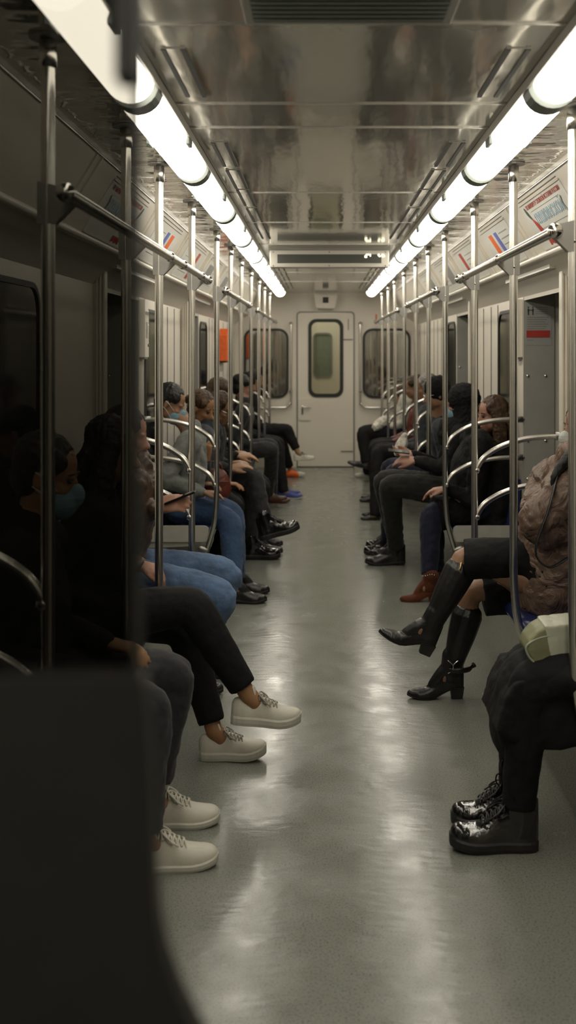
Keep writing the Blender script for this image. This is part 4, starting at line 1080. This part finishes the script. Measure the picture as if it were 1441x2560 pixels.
bm = NB(); c9 = P(731, 1184, 13.08); tube(bm, [c9 + V((-.05, 0, -.01)), c9 + V((.0, 0, .0)), c9 + V((.05, 0, -.02))], [.045, .05, .04], 12, 3)
o = obj('orange_shoe_panel', bm, 'orange', b9, True); o['label'] = 'bright orange side panel on the lower sneaker'
# ---- right bench
# R1 shiny lace-up boots, black skirt
k1 = V((.59, 3.36, .52)); k1f = V((.60, 3.54, .52))
b1, i1 = person(1, 3.42, 'person in long black skirt and shiny black lace-up boots at the right edge',
       torso='blackcloth', legs='legging', hair=('long', 'hairblack'), lean=.02, vox=.009,
       kneeN=k1, kneeF=k1f, legr=1.0,
       shoes=[dict(H=P(1345, 2122, 3.35), T=P(1124, 2118, 3.35), kind='doc', m='patent', name='boot', solem='blackrubber', lacem='bleather', shaft=V((.562, 3.36, .24)), cuff=.02, hi=1.1, ),
              dict(H=P(1330, 2062, 3.52), T=P(1128, 2062, 3.52), kind='doc', m='patent', name='boot', solem='blackrubber', lacem='bleather', shaft=V((.572, 3.53, .24)), cuff=.02, hi=1.1)],
       armN=dict(wrist=V((.92, 3.33, .70)), dir=V((-.2, .8, 0)), n=V((0, 0, -1)), curl=.4), armF=dict(wrist=V((.92, 3.5, .70)), dir=V((-.2, -.8, 0)), n=V((0, 0, -1)), curl=.4))
bm = NB()
tube(bm, [V((.98, 3.44, .52)), V((.75, 3.44, .54)), V((.615, 3.45, .50)), V((.585, 3.45, .42)), V((.60, 3.45, .345)), V((.62, 3.45, .325))], [(.20, .10), (.19, .095), (.165, .09), (.16, .10), (.16, .125), (.15, .12)], 20, 4, side=(0, 1, 0), round_ends=False)
prism(bm, [(.475, .375), (.50, .47), (.535, .53), (.62, .56), (.98, .565), (.98, .33), (.76, .335), (.70, .325), (.58, .318)], 'y', 3.30, 3.62)
me = remesh(bm, .009, 4, .01, .09); obj('skirt', me, 'blackcloth', b1, True)
bm = NB()
for py_, px_ in ((1915, 1262), (1950, 1248)):
    c = P(px_, py_, 3.5); tube(bm, [c + V((0, 0, -.02)), c + V((-.010, 0, .0)), c + V((-.004, 0, .02)), c + V((.012, 0, .012)), c + V((.008, 0, -.02))], .0028, 6, 4)
obj('lace_bow', bm, 'bleather', b1, True)
# bag on the seat
cb = P(1392, 1612, 3.40)
r = empty('shoulder_bag', cb - V((0, 0, .085)), 'half-moon olive and cream bag lying on the lap at the right edge', 'bag')
def pxz(pts, d): return [(P(x, y, d).x, P(x, y, d).z) for x, y in pts]
bm = NB(); prism(bm, pxz([(1306, 1612), (1314, 1590), (1336, 1564), (1368, 1551), (1430, 1546), (1480, 1550), (1500, 1600), (1480, 1660), (1440, 1680), (1400, 1682), (1360, 1667), (1325, 1642)], 3.40), 'y', 3.335, 3.465)
obj('bag_body', remesh(bm, .006, 10, .004, .08), 'bagolive', r, True)
bm = NB(); prism(bm, pxz([(1352, 1552), (1430, 1543), (1484, 1547), (1486, 1640), (1440, 1652), (1392, 1650), (1366, 1628), (1357, 1590)], 3.40), 'y', 3.333, 3.467)
obj('cream_panel', remesh(bm, .005, 5, .004, .06), 'bagcream', r, True)
bm = NB(); tube(bm, [P(x, y, 3.337) for x, y in ((1450, 1586), (1400, 1588), (1362, 1592), (1334, 1602), (1316, 1620), (1330, 1650), (1366, 1672), (1398, 1682), (1410, 1672), (1412, 1655))], .0035, 8, 5)
obj('piping', bm, 'piping', r, True)
# R2 brown puffer jacket, black skirt, knee boots
kn2 = P(1172, 1392, 4.62); kl2 = P(1185, 1480, 4.80)
b2, i2 = person(1, 4.62, 'woman in brown puffer jacket and black skirt, legs crossed in tall heeled boots',
       torso='puffy', legs=None, skin='skin', hair=('long', 'hairblack'), lean=-.02, mask='maskw', vox=.008, puffy=True, eyes=True, hipx=.945,
       head=P(1464, 1068, 4.62), face=V((-1, -.10, -.12)), kneeN=kn2, kneeF=kl2, lump=.012,
       shoes=[sh((1078, 1642), (944, 1586), 4.60, 'heel', 'bleather', name='boot', solem='blackrubber', up=(-.55, 0, 1), shaft=P(1150, 1428, 4.62), wk=.85),
              sh((1160, 1744), (1018, 1744), 4.80, 'heel', 'bleather', name='boot', solem='blackrubber', shaft=P(1168, 1538, 4.80), wk=.85)],
       armN=dict(wrist=P(1432, 1345, 4.46), elbow=P(1352, 1300, 4.42), dir=V((1, .3, 0)), n=V((0, .3, -1)), curl=.8, thumb=1),
       armF=dict(wrist=P(1425, 1330, 4.62), elbow=P(1350, 1285, 4.66), dir=V((1, 0, 0)), n=V((0, 0, -1)), curl=.8),
       jx=[([P(1460, 1420, 4.62), P(1385, 1420, 4.60), P(1325, 1395, 4.60), P(1300, 1372, 4.60)], [(.13, .10), (.125, .085), (.11, .06), (.085, .035)]),
           ([P(1460, 1160, 4.5), P(1440, 1135, 4.55), P(1415, 1150, 4.6)], [.07, .07, .055]),
           ([P(1375, 1290, 4.42), P(1352, 1300, 4.42), P(1368, 1325, 4.42)], [.085, .095, .085])])
bm = NB()
tube(bm, [i2['hip'] + V((0, -.08, .04)), P(1330, 1410, 4.6), P(1240, 1396, 4.6), P(1164, 1398, 4.62)], [(.14, .12), (.12, .105), (.10, .090), (.105, .088)], 18, 4, side=(0, 1, 0), round_ends=False)
tube(bm, [i2['hip'] + V((0, .08, -.0)), P(1330, 1474, 4.8), P(1252, 1482, 4.8), P(1208, 1486, 4.8)], [(.14, .13), (.13, .115), (.11, .098), (.105, .095)], 18, 4, side=(0, 1, 0), round_ends=False)
obj('skirt', remesh(bm, .008, 3, .010, .09), 'blackcloth', b2, True)
bm = NB(); tube(bm, [P(1154, 1408, 4.555), P(1152, 1418, 4.55), P(1149, 1426, 4.55)], [.004, .0045, .006], 8, 3); obj('zip_pull', bm, 'gold', b2, True)
bm = NB()
for c, e in ((P(1128, 1668, 4.745), 1), (P(1139, 1668, 4.745), -1)):
    tube(bm, [c + V((-.012 * e, 0, .028)), c + V((.006 * e, -.004, .014)), c + V((.010 * e, -.006, 0)), c + V((.006 * e, -.004, -.014)), c + V((-.012 * e, 0, -.028))], .0025, 6, 4)
obj('ankle_buckle', bm, 'chrome', b2, True)
bm = NB(); c = P(1150, 1670, 4.79); tube(bm, [c + V((-.05, -.045, 0)), c + V((0, -.055, .004)), c + V((.04, -.03, .004)), c + V((.055, 0, .008)), c + V((.066, 0, .016))], [(.012, .004)] * 5, 8, 4, side=(0, 0, 1)); obj('ankle_strap', bm, 'bleather', b2, True)
bm = NB(); tube(bm, [P(1398, 1168, 4.42), P(1375, 1262, 4.33), P(1340, 1375, 4.30), P(1372, 1418, 4.28), P(1420, 1395, 4.30)], [(.014, .004)] * 5, 8, 5, side=(0, 1, 0)); obj('belt_strap', bm, 'bleather', b2, True)
bm = NB(); tube(bm, [P(1458, 1118, 4.50), P(1432, 1140, 4.44), P(1406, 1164, 4.42), P(1388, 1190, 4.40), P(1380, 1215, 4.39)], [.045, .034, .024, .018, .008], 12, 4)
obj('braid', remesh(bm, .006, 1, .012, .03), 'hairblack', b2, True)
# R3 long hair
person(1, 6.98, 'woman with long brown hair, black coat and brown heeled ankle boots',
       torso='blackcloth', legs='navy', skin='skin2', hair=('long', 'hairchest'), lean=.0, vox=.008, eyes=True, hipx=.94, torsok=1.2, coat=.9, jx=[([P(1238, 1130, 6.95), P(1242, 1230, 6.95), P(1235, 1310, 6.95)], [(.20, .12), (.22, .13), (.22, .13)])],
       head=P(1230, 1038, 6.92), face=V((-1, -.30, -.12)), kneeN=P(1078, 1285, 6.78), kneeF=P(1082, 1280, 7.05),
       shoes=[sh((1094, 1504), (1000, 1504), gd(1503), 'heel', 'suede', name='boot', solem='suede', wk=.9, cuff=.05, shaft=P(1078, 1440, gd(1503)), hi=1.0), sh((1108, 1486), (1040, 1486), gd(1486), 'heel', 'suede', name='boot', solem='suede', cuff=.05)],
       armN=dict(wrist=P(1120, 1222, 6.72), elbow=P(1185, 1250, 6.72), dir=V((-1, 0, -.05)), n=-UP, curl=.3, thumb=1), armF=dict(wrist=P(1110, 1226, 6.95), dir=V((-1, 0, -.1)), n=-UP, curl=.4))
bm = NB(); c0 = gd(1503)
for i in range(7): ball(bm, P(1053 + i * 5.6, 1438 + 2 * math.sin(i), c0 - .05 + .0 * i), .0035, 8, 5)
tag(obj('studded_ankle_chain', bm, 'chrome', smooth=True, origin=P(1070, 1438, c0)), 'row of small metal studs around the brown heeled ankle boot', 'chain')
# R4 hood
person(1, 7.56, 'person in a black hood with a blue mask holding a phone, middle right bench',
       torso='blackcloth', legs='olive', skin='skin2', hair=('hood', 'blackcloth'), lean=.05, mask='mask', vox=.009, legr=1.12,
       head=P(1150, 1010, 7.55), face=V((-1, .12, -.15)), kneeN=P(975, 1213, 7.55), kneeF=P(960, 1200, 7.85),
       shoes=[sh((1014, 1412), (913, 1412), gd(1412), 'boot', 'bleather', solem='blackrubber', cuff=.02), sh((1010, 1392), (925, 1390), gd(1392), 'boot', 'bleather', solem='blackrubber')],
       armN=dict(wrist=P(1040, 1152, 7.4), elbow=P(1110, 1170, 7.35), dir=V((-1, .15, .10)), n=V((0, .5, -.8)), curl=.45, thumb=1, k=1.15), armF=dict(wrist=P(1033, 1136, 7.6), dir=V((-1, -.1, 0)), n=V((0, -.5, .6)), curl=.5, thumb=1, k=1.1))
phone(P(998, 1128, 7.42), V((-1, 0, .12)), V((0, 1, .2)), 'dark phone in the hands of the hooded person on the right')
# R5 beanie
person(1, 8.20, 'person in black knit cap and blue grey coat leaning forward, middle right bench',
       torso='greycoat', legs='navy', skin='skin', hair=('beanie', 'blackcloth'), lean=.12, vox=.010, glasses=True,
       head=P(1092, 985, 8.1), kneeN=P(985, 1178, 8.0), kneeF=P(975, 1165, 8.25),
       shoes=[sh((985, 1386), (910, 1386), gd(1386), 'doc', 'patent', name='boot', solem='blackrubber', lacem='bleather', shaft=P(968, 1310, gd(1386))), sh((990, 1372), (915, 1372), gd(1372), 'doc', 'patent', name='boot', solem='blackrubber', lacem='bleather')])
person(1, 10.15, 'grey haired person in a dark coat, first on the far right bench',
       torso='greycoat', legs='blackcloth', skin='skin', hair=('bob', 'hairgrey'), lean=.04, vox=.011, head=P(1066, 968, 10.1),
       kneeN=P(948, 1130, 10.0), kneeF=P(946, 1125, 10.2), shoes=[sh((950, 1300), (902, 1300), gd(1300), 'plain', 'bleather', solem='blackrubber'), sh((955, 1292), (905, 1290), gd(1292), 'plain', 'bleather', solem='blackrubber')])
person(1, 11.0, 'person with brown hair and black pointed shoes, far right bench',
       torso='redleather', legs='blackcloth', skin='skin', hair=('short', 'hairchest'), lean=.02, vox=.011, head=P(1036, 968, 11.0),
       kneeN=P(938, 1118, 10.9), kneeF=P(938, 1112, 11.1), shoes=[sh((950, 1255), (899, 1255), gd(1255), 'plain', 'bleather', solem='blackrubber'), sh((952, 1249), (903, 1247), gd(1249), 'plain', 'bleather', solem='blackrubber')])
b8, i8 = person(1, 12.8, 'person in black with pale top and one white shoe by the right end window',
       torso='lacecloth', legs='blackcloth', skin='skin', hair=('long', 'hairchest'), lean=.02, vox=.012, head=P(1003, 990, 12.8), legr=1.35,
       kneeN=P(912, 1082, 12.7), kneeF=P(924, 1092, 12.9), shoes=[sh((925, 1176), (868, 1160), 12.6, 'plain', 'bleather', solem='blackrubber'), sh((932, 1193), (887, 1193), gd(1193), 'lowsneaker', 'white shoe', name='sneaker')])
bm = NB(); tube(bm, [P(940, 1068, 12.6), P(960, 1055, 12.7), P(985, 1050, 12.8)], [.05, .075, .06], 12, 4)
tag(obj('folded_scarf', remesh(bm, .010, 2, .03, .05), 'lacecloth', None, True, origin=P(960, 1075, 12.7)), 'crumpled cream scarf on the lap near the end wall', 'scarf')
bm = NB(); c = P(1005, 1112, 7.9); tube(bm, [c + V((-.03, 0, -.06)), c, c + V((.02, 0, .07))], [.03, .045, .02], 10, 4)
tag(obj('paper_bundle', remesh(bm, .007, 2, .02, .05), 'lacecloth', None, True, origin=c), 'cream cloth bundle behind the hands of the hooded person', 'cloth')
# ------------------------------------------------------------------ camera, world, view
cam = bpy.data.cameras.new('camera'); co = bpy.data.objects.new('camera', cam); col.objects.link(co)
co.location = (CX, 0, CZ); co.rotation_euler = (math.pi / 2, 0, 0)
cam.sensor_fit = 'VERTICAL'; cam.sensor_height = 36.0; cam.sensor_width = 36.0
cam.lens = F / 2560 * 36.0
cam.shift_x = -(VX - 720.5) / 2560; cam.shift_y = -(1280 - VY) / 2560
cam.clip_start = .02
cam.dof.use_dof = True; cam.dof.focus_distance = 4.6; cam.dof.aperture_fstop = cam.lens / 1000 / .0125
bpy.context.scene.camera = co
w = bpy.data.worlds.new('world'); bpy.context.scene.world = w; w.use_nodes = True
w.node_tree.nodes['Background'].inputs['Color'].default_value = (.02, .02, .02, 1)
w.node_tree.nodes['Background'].inputs['Strength'].default_value = .2
sc = bpy.context.scene
sc.view_settings.view_transform = 'Standard'; sc.view_settings.look = 'None'; sc.view_settings.gamma = 1.0
sc.view_settings.use_curve_mapping = False; sc.view_settings.exposure = 0.6
sc.cycles.use_adaptive_sampling = True; sc.cycles.adaptive_threshold = .03; sc.cycles.max_bounces = 8; sc.cycles.diffuse_bounces = 4; sc.cycles.glossy_bounces = 4; sc.cycles.transparent_max_bounces = 12
sc.cycles.caustics_reflective = False
sc.cycles.sample_clamp_indirect = 6
